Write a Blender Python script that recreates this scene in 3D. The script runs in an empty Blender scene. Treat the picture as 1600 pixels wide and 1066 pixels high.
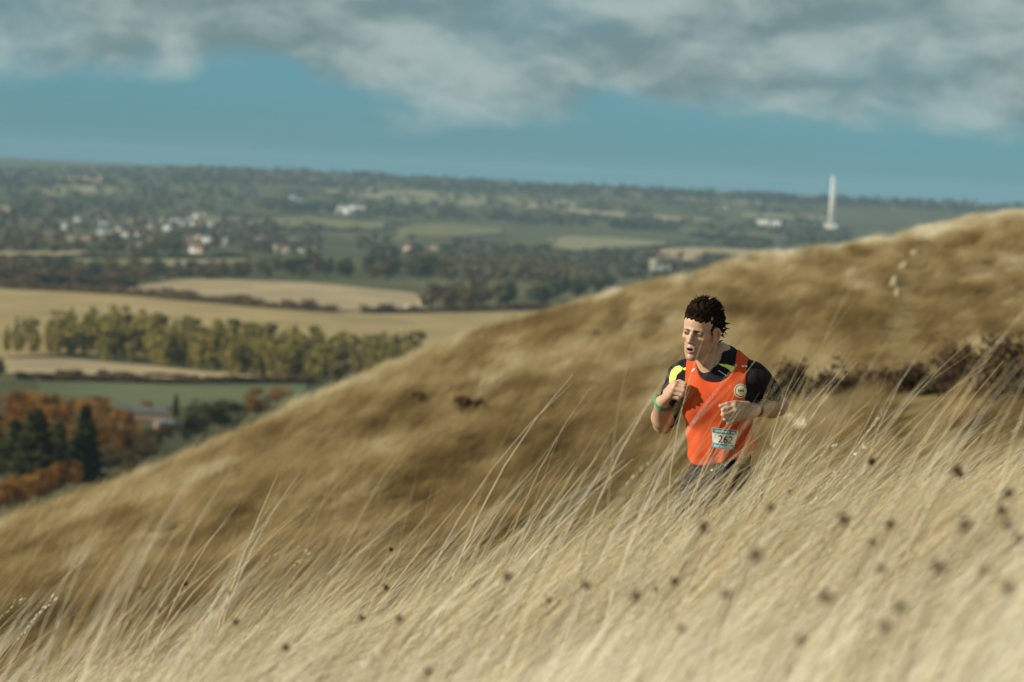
import bpy, math, random
import numpy as np
from mathutils import Vector, Matrix

# ------------------------------------------------------------------ camera
SC = bpy.context.scene
COL = SC.collection
F = 6000.0                       # focal length in photo pixels (1600 wide): 135 mm on 36 mm
HOR, ROLL = 270.0, math.radians(2.75)
PITCH = math.atan((533.0 - HOR) / F)
RUN_Y = 15.0

cam = bpy.data.cameras.new('camera')
cam.lens, cam.sensor_width, cam.sensor_fit = 135.0, 36.0, 'HORIZONTAL'
cam.clip_start, cam.clip_end = 0.1, 80000.0
cam.dof.use_dof = True
cam.dof.focus_distance = RUN_Y - 0.12
cam.dof.aperture_fstop = 5.0
camo = bpy.data.objects.new('camera', cam)
COL.objects.link(camo)
RCAM = (Matrix.Rotation(math.pi / 2 - PITCH, 4, 'X') @ Matrix.Rotation(ROLL, 4, 'Z')).to_3x3()
camo.matrix_world = RCAM.to_4x4()
SC.camera = camo
RN = np.array(RCAM)


def at(px, py, Y):
    """photo pixel + forward distance -> world point(s)"""
    px, py, Y = np.broadcast_arrays(np.asarray(px, float), np.asarray(py, float), np.asarray(Y, float))
    d = np.stack([(px - 800) / F, -(py - 533) / F, -np.ones_like(px)], -1) @ RN.T
    return d * (Y / d[..., 1])[..., None]


def topx(P):
    c = np.asarray(P, float) @ RN
    return np.stack([800 + F * c[..., 0] / -c[..., 2], 533 - F * c[..., 1] / -c[..., 2]], -1)


# ------------------------------------------------------------------ world, sun, exposure
SUNDIR = Vector((-0.87, -0.30, 0.43)).normalized()
SUN_EL = math.asin(SUNDIR.z)
SUN_AZ = math.atan2(SUNDIR.x, SUNDIR.y)
W = bpy.data.worlds.new('World')
SC.world = W
W.use_nodes = True
nt = W.node_tree
nt.nodes.clear()
N, L = nt.nodes.new, nt.links.new
out = N('ShaderNodeOutputWorld'); bg = N('ShaderNodeBackground')
bg.inputs['Strength'].default_value = 0.1
L(bg.outputs[0], out.inputs[0])
sky = N('ShaderNodeTexSky'); sky.sky_type = 'NISHITA'; sky.sun_disc = False
sky.sun_elevation = SUN_EL; sky.sun_rotation = SUN_AZ
sky.altitude = 200; sky.air_density = 1.0; sky.dust_density = 0.4; sky.ozone_density = 2.0
tint = N('ShaderNodeMix'); tint.data_type = 'RGBA'; tint.blend_type = 'MULTIPLY'
tint.inputs['Factor'].default_value = 1.0
L(sky.outputs[0], tint.inputs[6]); tint.inputs[7].default_value = (0.205, 0.475, 0.76, 1)
tc = N('ShaderNodeTexCoord'); sep = N('ShaderNodeSeparateXYZ'); L(tc.outputs['Generated'], sep.inputs[0])


def wmath(op, a, b=None, clamp=False):
    m = N('ShaderNodeMath'); m.operation = op; m.use_clamp = clamp
    for i, v in enumerate((a, b)):
        if v is None: continue
        if isinstance(v, (int, float)): m.inputs[i].default_value = v
        else: L(v, m.inputs[i])
    return m.outputs[0]


zz = wmath('MAXIMUM', sep.outputs[2], 0.0)
inv = wmath('DIVIDE', 1.0, wmath('ADD', zz, 0.9))
comb = N('ShaderNodeCombineXYZ')
L(wmath('MULTIPLY', sep.outputs[0], inv), comb.inputs[0])
L(wmath('MULTIPLY', sep.outputs[1], inv), comb.inputs[1])
L(wmath('MULTIPLY', zz, 1.9), comb.inputs[2])


def wnoise(scale, detail, rough, off=(0, 0, 0)):
    mp = N('ShaderNodeMapping'); mp.inputs['Location'].default_value = off
    L(comb.outputs[0], mp.inputs[0])
    n = N('ShaderNodeTexNoise'); n.inputs['Scale'].default_value = scale
    n.inputs['Detail'].default_value = detail; n.inputs['Roughness'].default_value = rough
    n.inputs['Distortion'].default_value = 0.25
    L(mp.outputs[0], n.inputs['Vector'])
    return n.outputs['Fac']


def wramp(fac, a, b):
    m = N('ShaderNodeMapRange'); m.interpolation_type = 'SMOOTHSTEP'
    m.inputs['From Min'].default_value = a; m.inputs['From Max'].default_value = b
    L(fac, m.inputs['Value'])
    return m.outputs[0]


n1 = wnoise(19, 8, 0.55, (3.1, 0.4, 0.0)); n2 = wnoise(36, 8, 0.55, (7.7, 1.2, 0.3)); n3 = wnoise(11, 4, 0.5, (1.7, 5.0, 0.9))
# cloud deck whose base lies about one degree above the skyline and goes on overhead
edge = wmath('ADD', zz, wmath('MULTIPLY', wmath('SUBTRACT', n1, 0.5), 0.045))
deck = wramp(wmath('ADD', edge, wmath('MULTIPLY', sep.outputs[0], 0.035)), 0.0150, 0.0255)
thin = wramp(wmath('ADD', n3, wmath('MULTIPLY', n2, 0.35)), 0.50, 0.72)
cover = wmath('MULTIPLY', deck, wmath('ADD', 0.74, wmath('MULTIPLY', thin, 0.26)), True)
lit = wramp(wmath('ADD', wmath('MULTIPLY', n2, 0.6), wmath('MULTIPLY', n1, 0.5)), 0.43, 0.66)
ccol = N('ShaderNodeMix'); ccol.data_type = 'RGBA'
L(lit, ccol.inputs['Factor'])
ccol.inputs[6].default_value = (1.40, 2.08, 2.12, 1); ccol.inputs[7].default_value = (3.0, 3.75, 3.68, 1)
mixc = N('ShaderNodeMix'); mixc.data_type = 'RGBA'
L(cover, mixc.inputs['Factor']); L(tint.outputs[2], mixc.inputs[6]); L(ccol.outputs[2], mixc.inputs[7])
L(mixc.outputs[2], bg.inputs['Color'])

sun = bpy.data.lights.new('sun', 'SUN')
sun.energy, sun.angle, sun.color = 5.0, math.radians(0.53), (1.0, 0.91, 0.75)
suno = bpy.data.objects.new('sun', sun)
COL.objects.link(suno)
suno.rotation_euler = SUNDIR.to_track_quat('Z', 'Y').to_euler()

SC.view_settings.view_transform = 'Standard'
SC.view_settings.look = 'None'
SC.view_settings.exposure = 0.32
SC.view_settings.gamma = 1.0
SC.view_settings.use_curve_mapping = False
SC.cycles.use_denoising = True
SC.cycles.max_bounces = 8
SC.cycles.transparent_max_bounces = 8
SC.cycles.volume_bounces = 0
SC.cycles.sample_clamp_indirect = 4.0

# ------------------------------------------------------------------ helpers


def mesh_obj(name, verts, faces, mat, parent=None, smooth=False, link=True):
    me = bpy.data.meshes.new(name)
    if isinstance(verts, np.ndarray): verts = verts.reshape(-1, 3)
    if isinstance(faces, np.ndarray):
        nf, k = faces.shape
        me.vertices.add(len(verts)); me.vertices.foreach_set('co', np.ascontiguousarray(verts, np.float32).ravel())
        me.loops.add(nf * k); me.loops.foreach_set('vertex_index', np.ascontiguousarray(faces, np.int32).ravel())
        me.polygons.add(nf); me.polygons.foreach_set('loop_start', np.arange(nf, dtype=np.int32) * k)
        me.polygons.foreach_set('loop_total', np.full(nf, k, np.int32))
        me.update(calc_edges=True)
    else:
        me.from_pydata([tuple(v) for v in verts], [], faces)
        me.update()
    if smooth: me.polygons.foreach_set('use_smooth', np.ones(len(me.polygons), bool))
    if mat: me.materials.append(mat)
    o = bpy.data.objects.new(name, me)
    if link: COL.objects.link(o)
    if parent: o.parent = parent
    return o


def empty(name, loc=(0, 0, 0), rz=0.0, scale=1.0):
    o = bpy.data.objects.new(name, None)
    o.empty_display_size = 0.2
    o.location = loc; o.rotation_euler = (0, 0, rz); o.scale = (scale,) * 3
    COL.objects.link(o)
    return o


def tag(o, label=None, cat=None, group=None, kind=None):
    if label: o['label'] = label
    if cat: o['category'] = cat
    if group: o['group'] = group
    if kind: o['kind'] = kind
    return o


def new_mat(name):
    m = bpy.data.materials.new(name); m.use_nodes = True
    return m, m.node_tree, m.node_tree.nodes['Principled BSDF']


def plain(name, col, rough=0.7, var=0.0, scale=8.0, spec=0.3, bump=0.0, coords='Object', metal=0.0):
    m, t, b = new_mat(name)
    b.inputs['Base Color'].default_value = (*col, 1); b.inputs['Roughness'].default_value = rough
    b.inputs['Specular IOR Level'].default_value = spec; b.inputs['Metallic'].default_value = metal
    if var or bump:
        c = t.nodes.new('ShaderNodeTexCoord')
        n = t.nodes.new('ShaderNodeTexNoise'); n.inputs['Scale'].default_value = scale; n.inputs['Detail'].default_value = 5
        t.links.new(c.outputs[coords], n.inputs['Vector'])
        mr = t.nodes.new('ShaderNodeMapRange')
        mr.inputs['From Min'].default_value = 0.3; mr.inputs['From Max'].default_value = 0.7
        mr.inputs['To Min'].default_value = 1 - var; mr.inputs['To Max'].default_value = 1 + var
        t.links.new(n.outputs['Fac'], mr.inputs['Value'])
        mx = t.nodes.new('ShaderNodeMix'); mx.data_type = 'RGBA'; mx.blend_type = 'MULTIPLY'
        mx.inputs['Factor'].default_value = 1; mx.inputs[6].default_value = (*col, 1)
        t.links.new(mr.outputs[0], mx.inputs[7]); t.links.new(mx.outputs[2], b.inputs['Base Color'])
        if bump:
            bp = t.nodes.new('ShaderNodeBump'); bp.inputs['Strength'].default_value = bump
            bp.inputs['Distance'].default_value = 0.01
            t.links.new(n.outputs['Fac'], bp.inputs['Height']); t.links.new(bp.outputs[0], b.inputs['Normal'])
    return m


def leafy(name, cols, scale, trans=0.3, rnd=0.25, attr=None):
    """foliage: colour from a noise over the place, a little different for each plant, partly translucent"""
    m = bpy.data.materials.new(name); m.use_nodes = True
    t = m.node_tree; t.nodes.clear()
    A, K = t.nodes.new, t.links.new
    o = A('ShaderNodeOutputMaterial')
    g = A('ShaderNodeNewGeometry')
    n = A('ShaderNodeTexNoise'); n.inputs['Scale'].default_value = scale; n.inputs['Detail'].default_value = 4
    n.inputs['Roughness'].default_value = 0.6
    K(g.outputs['Position'], n.inputs['Vector'])
    if attr:
        a = A('ShaderNodeAttribute'); a.attribute_type = 'INSTANCER'; a.attribute_name = attr
        base = a.outputs['Fac']; amp = 0.22
    else:
        i = A('ShaderNodeObjectInfo'); base = i.outputs['Random']; amp = 0.9
    s = A('ShaderNodeMath'); s.operation = 'MULTIPLY_ADD'; s.inputs[1].default_value = amp
    K(n.outputs['Fac'], s.inputs[0])
    r0 = A('ShaderNodeMath'); r0.operation = 'MULTIPLY_ADD'
    r0.inputs[1].default_value = 1.0 if attr else rnd; r0.inputs[2].default_value = -amp * 0.5 if attr else -rnd * 0.5
    K(base, r0.inputs[0]); K(r0.outputs[0], s.inputs[2])
    r = A('ShaderNodeValToRGB')
    e = r.color_ramp.elements
    while len(e) < len(cols): e.new(0.5)
    for k, (p, c) in enumerate(cols): e[k].position = p; e[k].color = (*c, 1)
    K(s.outputs[0], r.inputs[0])
    d = A('ShaderNodeBsdfDiffuse'); tr = A('ShaderNodeBsdfTranslucent'); mx = A('ShaderNodeMixShader')
    mx.inputs[0].default_value = trans
    K(r.outputs[0], d.inputs[0]); K(r.outputs[0], tr.inputs[0])
    K(d.outputs[0], mx.inputs[1]); K(tr.outputs[0], mx.inputs[2]); K(mx.outputs[0], o.inputs[0])
    return m


def scatter(name, pts, rot, scl, idx, protos, tone=None):
    """one object that instances prototype meshes on its points"""
    me = bpy.data.meshes.new(name)
    n = len(pts)
    me.vertices.add(n); me.vertices.foreach_set('co', np.ascontiguousarray(pts, np.float32).ravel())
    for nm, ty, key, v in (('rot', 'FLOAT_VECTOR', 'vector', rot), ('scl', 'FLOAT_VECTOR', 'vector', scl),
                           ('idx', 'INT', 'value', idx), ('tone', 'FLOAT', 'value', np.zeros(n) if tone is None else tone)):
        a = me.attributes.new(nm, ty, 'POINT')
        a.data.foreach_set(key, np.ascontiguousarray(v, np.int32 if ty == 'INT' else np.float32).ravel())
    o = bpy.data.objects.new(name, me); COL.objects.link(o)
    pc = bpy.data.collections.new(name + '_kinds')
    for p in protos: pc.objects.link(p)
    g = bpy.data.node_groups.new(name, 'GeometryNodeTree')
    g.interface.new_socket('Geometry', in_out='INPUT', socket_type='NodeSocketGeometry')
    g.interface.new_socket('Geometry', in_out='OUTPUT', socket_type='NodeSocketGeometry')
    gi, go = g.nodes.new('NodeGroupInput'), g.nodes.new('NodeGroupOutput')
    ci = g.nodes.new('GeometryNodeCollectionInfo'); ci.inputs['Collection'].default_value = pc
    ci.inputs['Separate Children'].default_value = True; ci.inputs['Reset Children'].default_value = True
    ip = g.nodes.new('GeometryNodeInstanceOnPoints'); ip.inputs['Pick Instance'].default_value = True
    g.links.new(gi.outputs[0], ip.inputs['Points']); g.links.new(ci.outputs[0], ip.inputs['Instance'])
    for nm, ty, sk in (('rot', 'FLOAT_VECTOR', 'Rotation'), ('scl', 'FLOAT_VECTOR', 'Scale'), ('idx', 'INT', 'Instance Index')):
        na = g.nodes.new('GeometryNodeInputNamedAttribute'); na.data_type = ty; na.inputs['Name'].default_value = nm
        g.links.new(na.outputs[0], ip.inputs[sk])
    g.links.new(ip.outputs[0], go.inputs[0])
    md = o.modifiers.new('scatter', 'NODES'); md.node_group = g
    return o


def hnoise(x, y, s, seed=0):
    """cheap smooth 2-D value noise in 0..1"""
    x, y = np.asarray(x) * s + seed * 17.3, np.asarray(y) * s + seed * 9.1
    xi, yi = np.floor(x), np.floor(y); fx, fy = x - xi, y - yi
    fx, fy = fx * fx * (3 - 2 * fx), fy * fy * (3 - 2 * fy)
    h = lambda a, b: np.modf(np.abs(np.sin(a * 127.1 + b * 311.7 + seed) * 43758.5453))[0]
    return (h(xi, yi) * (1 - fx) + h(xi + 1, yi) * fx) * (1 - fy) + (h(xi, yi + 1) * (1 - fx) + h(xi + 1, yi + 1) * fx) * fy


def tube(pts, rad, k=6):
    pts = np.asarray(pts, float); n = len(pts); V, Fc = [], []
    for i in range(n):
        t = pts[min(i + 1, n - 1)] - pts[max(i - 1, 0)]; t /= np.linalg.norm(t) + 1e-12
        r = np.array([1., 0, 0]) if abs(t[0]) < .8 else np.array([0, 1., 0])
        a = np.cross(t, r); a /= np.linalg.norm(a); b = np.cross(t, a)
        for j in range(k):
            th = 2 * math.pi * j / k
            V.append(pts[i] + (a * math.cos(th) + b * math.sin(th)) * rad[i])
    for i in range(n - 1):
        for j in range(k):
            Fc.append((i * k + j, i * k + (j + 1) % k, (i + 1) * k + (j + 1) % k, (i + 1) * k + j))
    Fc.append(tuple(range(k - 1, -1, -1))); Fc.append(tuple(range((n - 1) * k, n * k)))
    return V, Fc


def stack(parts):
    V, Fc, o = [], [], 0
    for v, f in parts:
        V.append(v); Fc.append(f + o); o += len(v)
    return np.concatenate(V), np.concatenate(Fc)


# ------------------------------------------------------------------ the grassy hillside (ground)
UK = np.linspace(-0.62, 0.62, 125)


def by_pixels(lst):
    P = at([a[0] for a in lst], [a[1] for a in lst], [a[2] for a in lst])
    u = P[:, 0] / (P[:, 1] + 8)
    f = lambda v: np.interp(UK, u, v) + np.where(UK < u[0], (UK - u[0]) * (v[1] - v[0]) / (u[1] - u[0]), 0) \
        + np.where(UK > u[-1], (UK - u[-1]) * (v[-1] - v[-2]) / (u[-1] - u[-2]), 0)
    sm = lambda a: np.convolve(np.pad(a, 2, mode='reflect', reflect_type='odd'), np.ones(5) / 5, 'valid')
    return sm(f(P[:, 1])), sm(f(P[:, 2]))


SIL = [(-300, 930, 56), (0, 842, 60), (150, 784, 64), (300, 720, 68), (450, 650, 74), (600, 588, 80), (750, 540, 86),
       (900, 486, 92), (1050, 445, 100), (1200, 417, 108), (1400, 374, 120), (1600, 342, 130), (2000, 290, 150)]
STA = [(-300, 1040, 37), (0, 980, 38), (400, 900, 40), (800, 830, 42), (1130, 785, 44), (1400, 710, 46), (1600, 660, 48), (2000, 570, 52)]
ys, zs = by_pixels(SIL); y0, z0 = by_pixels(STA)
rows = []
for yy, zc, sl in ((-6, -1.0, .28), (-2, -.98, .28), (2, -.98, .28), (5, -1.06, .275), (8, -1.24, .275), (10.5, -1.42, .28),
                   (12.0, -1.555, .285), (13.5, -1.99, .27), (15, -2.36, .275), (18, -2.8, .28), (24, -3.2, .28)):
    rows.append((np.full_like(UK, yy), zc + sl * UK * (yy + 8)))
rows.append((y0, z0))
for s in (0.25, 0.5, 0.75):
    yy = y0 + (ys - y0) * s
    r0, r1 = z0 / y0, zs / ys
    rows.append((yy, (r0 + (r1 - r0) * (1 - (1 - s) ** 1.7)) * yy))
rows.append((ys, zs))
rows.append((ys * 1.1, zs * 1.1 - 0.5))
rows.append((ys * 1.35, zs * 1.35 - 6))
rows.append((ys * 1.9, zs * 1.5 - 26))
rows.append((ys * 3.0, zs * 1.0 - 75))
RY = np.array([r[0] for r in rows]); RZ = np.array([r[1] for r in rows])
NT = 12                                  # sub-rows between rows (monotone-ish cubic)


def catmull(A, n):
    outp = []
    m = len(A)
    for i in range(m - 1):
        p0, p1, p2, p3 = A[max(i - 1, 0)], A[i], A[i + 1], A[min(i + 2, m - 1)]
        for k in range(n):
            t = k / n
            outp.append(p1 + (p2 - p1) * t if i == 0 else 0.5 * (2 * p1 + (p2 - p0) * t + (2 * p0 - 5 * p1 + 4 * p2 - p3) * t * t + (3 * p1 - p0 - 3 * p2 + p3) * t ** 3))
    outp.append(A[-1])
    return np.array(outp)


GY = catmull(RY, NT); GZ = catmull(RZ, NT)
GX = UK[None, :] * (GY + 8)
# gentle hummocks
GZ = GZ + (hnoise(GX, GY, 0.9, 3) - 0.5) * 0.10 * np.clip(GY / 20, 0.4, 2.0) + (hnoise(GX, GY, 0.23, 5) - 0.5) * 0.25 * np.clip((GY - 14) / 30, 0, 2.0)
nr, nc = GY.shape
ii = np.arange(nr * nc).reshape(nr, nc)
hill_faces = np.stack([ii[:-1, :-1], ii[:-1, 1:], ii[1:, 1:], ii[1:, :-1]], -1).reshape(-1, 4)
soil = leafy('hill_thatch', [(0.25, (.10, .075, .035)), (0.5, (.20, .15, .07)), (0.75, (.30, .235, .12))], 1.6, 0.0, 0.0)
hill = mesh_obj('ground', np.stack([GX, GY, GZ], -1), hill_faces, soil, smooth=True)
tag(hill, 'steep grassy down sloping to the valley on the left', kind='structure')


def ground_z(x, y):
    x, y = np.atleast_1d(np.asarray(x, float)), np.atleast_1d(np.asarray(y, float))
    res = np.empty_like(x)
    for k in range(len(x)):
        c = np.clip(np.interp(x[k] / (y[k] + 8), UK, np.arange(nc)), 0, nc - 1.001); c0 = int(c); fr = c - c0
        gy = GY[:, c0] * (1 - fr) + GY[:, c0 + 1] * fr; gz = GZ[:, c0] * (1 - fr) + GZ[:, c0 + 1] * fr
        res[k] = np.interp(y[k], gy, gz)
    return res if len(res) > 1 else float(res[0])


def sample_hill(n, y_lo, y_hi, ulim, rng, dens=None):
    """random points on the hillside, even per square metre (times dens)"""
    pts = []
    while sum(len(p) for p in pts) < n:
        m = n * 3
        y = rng.uniform(y_lo, y_hi, m); u = rng.uniform(-ulim, ulim, m)
        keep = rng.uniform(0, 1, m) < (y + 8) / (y_hi + 8)
        if dens is not None: keep &= rng.uniform(0, 1, m) < dens(u * (y + 8), y)
        y, u = y[keep], u[keep]
        pts.append(np.stack([u * (y + 8), y], -1))
    p = np.concatenate(pts)[:n]
    # vectorised height lookup on the row grid
    c = np.clip(np.interp(p[:, 0] / (p[:, 1] + 8), UK, np.arange(nc)), 0, nc - 1.001); c0 = c.astype(int); fr = (c - c0)[:, None]
    gy = GY.T[c0] * (1 - fr) + GY.T[c0 + 1] * fr; gz = GZ.T[c0] * (1 - fr) + GZ.T[c0 + 1] * fr
    k = np.clip((gy < p[:, 1:2]).sum(1) - 1, 0, nr - 2)
    r = np.arange(len(p))
    t = (p[:, 1] - gy[r, k]) / np.maximum(gy[r, k + 1] - gy[r, k], 1e-6)
    return np.concatenate([p, (gz[r, k] + (gz[r, k + 1] - gz[r, k]) * np.clip(t, 0, 1))[:, None]], 1)


# ------------------------------------------------------------------ the valley and the far hills
VD = np.array([150, 250, 450, 820, 1636, 2190, 3150, 4500, 6000, 7200, 8200, 9200, 10500, 12000, 13000, 13600, 14600, 16000, 16800, 18500.])
VZ = np.array([-62, -58, -60, -67, -90, -95, -105, -115, -120, -116, -106, -92, -66, -38, -31, -33, -62, -47, -43, -90.])


def valley_z(x, y):
    z = np.interp(y, VD, VZ)
    a = x / np.maximum(y, 1)
    w = np.clip((y - 9000) / 3500, 0, 1) * np.clip((14800 - y) / 900, 0, 1)
    z = z - w * 36 * np.clip((-0.085 - a) / 0.06, 0, 1) - w * 7 * np.clip((a + 0.05) / 0.05, 0, 1) * np.clip((0.015 - a) / 0.02, 0, 1)
    z = z + w * 10 * (hnoise(x, y, 1 / 900., 8) - 0.5)
    z = z - np.clip((y - 14600) / 1200, 0, 1) * 40 * np.clip((a + 0.10) / 0.04, 0, 1)
    return z + (hnoise(x, y, 1 / 400., 2) - 0.5) * np.clip(y / 900, 0.3, 5)


def ray_valley(px, py):
    """where the sight line of a photo pixel meets the valley floor"""
    px, py = np.broadcast_arrays(np.asarray(px, float), np.asarray(py, float))
    d = at(px, py, 1.0)
    yy = np.concatenate([np.arange(300, 3000, 10), np.arange(3000, 14000, 25), np.arange(14000, 18000, 50)])
    sh = d.shape[:-1]; d = d.reshape(-1, 3)
    res = np.zeros_like(d)
    for k in range(len(d)):
        gap = d[k, 2] * yy - valley_z(d[k, 0] * yy, yy)
        neg = np.nonzero(gap < 0)[0]
        y = yy[neg[0]] if len(neg) else 13000.
        if len(neg) and neg[0] > 0:
            g0, g1 = gap[neg[0] - 1], gap[neg[0]]
            y = yy[neg[0] - 1] + (yy[neg[0]] - yy[neg[0] - 1]) * g0 / (g0 - g1)
        x = d[k, 0] * y
        res[k] = (x, y, valley_z(x, y))
    return res.reshape(sh + (3,))


vy = np.concatenate([np.linspace(150, 3000, 90), np.linspace(3050, 14000, 150), np.linspace(14100, 18200, 30)])
vu = np.linspace(-1, 1, 141)
VX = vu[None, :] * (260 + 0.33 * vy[:, None]); VY = np.repeat(vy[:, None], 141, 1)
ii = np.arange(VX.size).reshape(VX.shape)
vf = np.stack([ii[:-1, :-1], ii[:-1, 1:], ii[1:, 1:], ii[1:, :-1]], -1).reshape(-1, 4)
valley_mat = leafy('valley_floor', [(0.3, (.060, .064, .036)), (0.48, (.105, .104, .056)), (0.62, (.16, .145, .075)), (0.75, (.23, .195, .11))], 1 / 170., 0.0, 0.0)
tag(mesh_obj('valley', np.stack([VX, VY, valley_z(VX, VY)], -1), vf, valley_mat, smooth=True), 'wide farmed valley floor and the long wooded hills beyond it', kind='structure')
# ------------------------------------------------------------------ fields
FM = {}


def field_mat(name, c, v=0.16):
    if name not in FM:
        m, t, b = new_mat('field_' + name)
        b.inputs['Roughness'].default_value = 0.95; b.inputs['Specular IOR Level'].default_value = 0.1
        g = t.nodes.new('ShaderNodeNewGeometry'); mp = t.nodes.new('ShaderNodeMapping')
        mp.inputs['Scale'].default_value = (1 / 60., 1 / 160., 0); mp.inputs['Rotation'].default_value = (0, 0, 0.5)
        n = t.nodes.new('ShaderNodeTexNoise'); n.inputs['Scale'].default_value = 1; n.inputs['Detail'].default_value = 6
        t.links.new(g.outputs['Position'], mp.inputs[0]); t.links.new(mp.outputs[0], n.inputs['Vector'])
        r = t.nodes.new('ShaderNodeValToRGB')
        r.color_ramp.elements[0].position = .32; r.color_ramp.elements[0].color = (*[q * (1 - v * 1.6) for q in c], 1)
        r.color_ramp.elements[1].position = .68; r.color_ramp.elements[1].color = (*[q * (1 + v) for q in c], 1)
        t.links.new(n.outputs['Fac'], r.inputs[0]); t.links.new(r.outputs[0], b.inputs['Base Color'])
        FM[name] = m
    return FM[name]


GOLD, TAN, GREEN, PALE, OLIVE = (.34, .255, .115), (.36, .275, .155), (.11, .122, .060), (.235, .21, .115), (.17, .155, .075)
fields = [
    ('gold', GOLD, 'broad stubble field behind the yellow plantation', [(-60, 449), (200, 464), (500, 489), (840, 488), (1000, 480)], [(-60, 560), (120, 556), (660, 575), (1000, 560)]),
    ('straw', TAN, 'pale stubble field with chalk heaps at its corner', [(195, 452), (300, 437), (480, 443), (640, 458), (670, 470)], [(195, 458), (300, 469), (480, 486), (640, 487), (670, 485)]),
    ('strip', TAN, 'narrow tan field in front of the yellow plantation', [(-60, 558), (100, 563), (250, 576), (470, 596)], [(-60, 584), (100, 586), (250, 596), (470, 601)]),
    ('crop', GREEN, 'smooth green field beside the farm sheds', [(60, 600), (480, 600)], [(60, 640), (480, 640)]),
    ('meadow', OLIVE, 'green field above the village rooftops', [(310, 339), (470, 339), (600, 347)], [(310, 354), (470, 359), (600, 362)]),
    ('meadow', OLIVE, 'small green field beside the field above the village', [(622, 353), (700, 352), (785, 359)], [(622, 370), (700, 372), (785, 366)]),
    ('lightgreen', PALE, 'light green field before the stone church', [(858, 373), (900, 370), (1040, 379)], [(858, 388), (900, 393), (1040, 384)]),
    ('straw', TAN, 'tan field beyond the stone church', [(1015, 394), (1080, 387), (1220, 392)], [(1015, 404), (1080, 410), (1220, 415)]),
    ('lightgreen', PALE, 'long light green field below the village', [(98, 407), (385, 406)], [(98, 419), (385, 418)]),
    ('strip', TAN, 'thin pinkish field left of the village', [(-60, 394), (140, 396)], [(-60, 400), (140, 401)]),
    ('lightgreen', PALE, 'pale green field on the far wooded slope', [(58, 302), (90, 293), (160, 291), (218, 299)], [(58, 307), (90, 308), (160, 306), (218, 303)]),
    ('strip', TAN, 'small tan field high on the far slope', [(85, 276), (165, 277)], [(85, 281), (165, 286)]),
    ('far', PALE, 'long olive field on the far slope above the white farm', [(500, 299), (640, 299), (900, 318)], [(500, 303), (640, 319), (900, 333)]),
    ('strip', TAN, 'thin tan field on the far slope beside the olive field', [(820, 322), (1000, 337), (1110, 344)], [(820, 328), (1000, 343), (1110, 347)]),
    ('far', PALE, 'faint field on the far slope below the white chimney', [(1160, 334), (1300, 338)], [(1160, 340), (1300, 346)]),
    ('strip', TAN, 'tan plot by the dark tree left of the village', [(-60, 322), (28, 325)], [(-60, 331), (28, 333)]),
    ('far', PALE, 'faint green strip beneath the far ridge', [(930, 300), (1060, 309), (1190, 318)], [(930, 304), (1060, 313), (1190, 322)]),
]
for nm, c, lab, top, bot in fields:
    xs = np.linspace(top[0][0], top[-1][0], 36)
    tt = np.interp(xs, *zip(*top)); bb = np.interp(xs, *zip(*bot))
    wob = (hnoise(xs, xs * 0, .03, 4) - .5) * 2.0
    G = np.stack([ray_valley(xs, tt + (bb - tt) * s + wob) for s in np.linspace(0, 1, 9)])
    G[..., 2] += 0.25 + G[..., 1] * 2.5e-4
    q = np.arange(G.shape[0] * G.shape[1]).reshape(G.shape[:2])
    fo = mesh_obj('field', G, np.stack([q[:-1, :-1], q[1:, :-1], q[1:, 1:], q[:-1, 1:]], -1).reshape(-1, 4), field_mat(nm, c))
    tag(fo, lab, kind='structure')

# ------------------------------------------------------------------ trees
rng = np.random.default_rng(11)
LM = {
    'yellow': leafy('leaf_yellow', [(.25, (.14, .112, .046)), (.5, (.28, .235, .068)), (.75, (.43, .345, .085))], .22),
    'dark': leafy('leaf_dark', [(.25, (.030, .033, .017)), (.5, (.078, .078, .036)), (.75, (.15, .13, .058))], .15),
    'brown': leafy('leaf_brown', [(.25, (.068, .048, .028)), (.5, (.155, .108, .055)), (.75, (.26, .185, .09))], .15),
    'orange': leafy('leaf_orange', [(.25, (.13, .062, .022)), (.5, (.29, .14, .040)), (.75, (.44, .26, .06))], .16),
    'conifer': leafy('leaf_conifer', [(.25, (.036, .042, .019)), (.5, (.088, .092, .038)), (.75, (.16, .15, .06))], .3),
    'pale': leafy('leaf_pale', [(.25, (.09, .083, .038)), (.5, (.17, .15, .068)), (.75, (.25, .21, .10))], .15),
}
BARK = plain('bark', (.085, .062, .045), .9, .3, 3)


def leaf_quads(C, size, rng):
    n = len(C)
    a = rng.normal(size=(n, 3)); a /= np.linalg.norm(a, axis=1)[:, None]
    b = np.cross(a, rng.normal(size=(n, 3))); b /= np.linalg.norm(b, axis=1)[:, None]
    s = size * rng.uniform(.6, 1.3, n)[:, None]
    V = np.stack([C - a * s, C - b * s * .7, C + a * s, C + b * s * .7], 1).reshape(-1, 3)
    return V, np.arange(4 * n).reshape(-1, 4)


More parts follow.
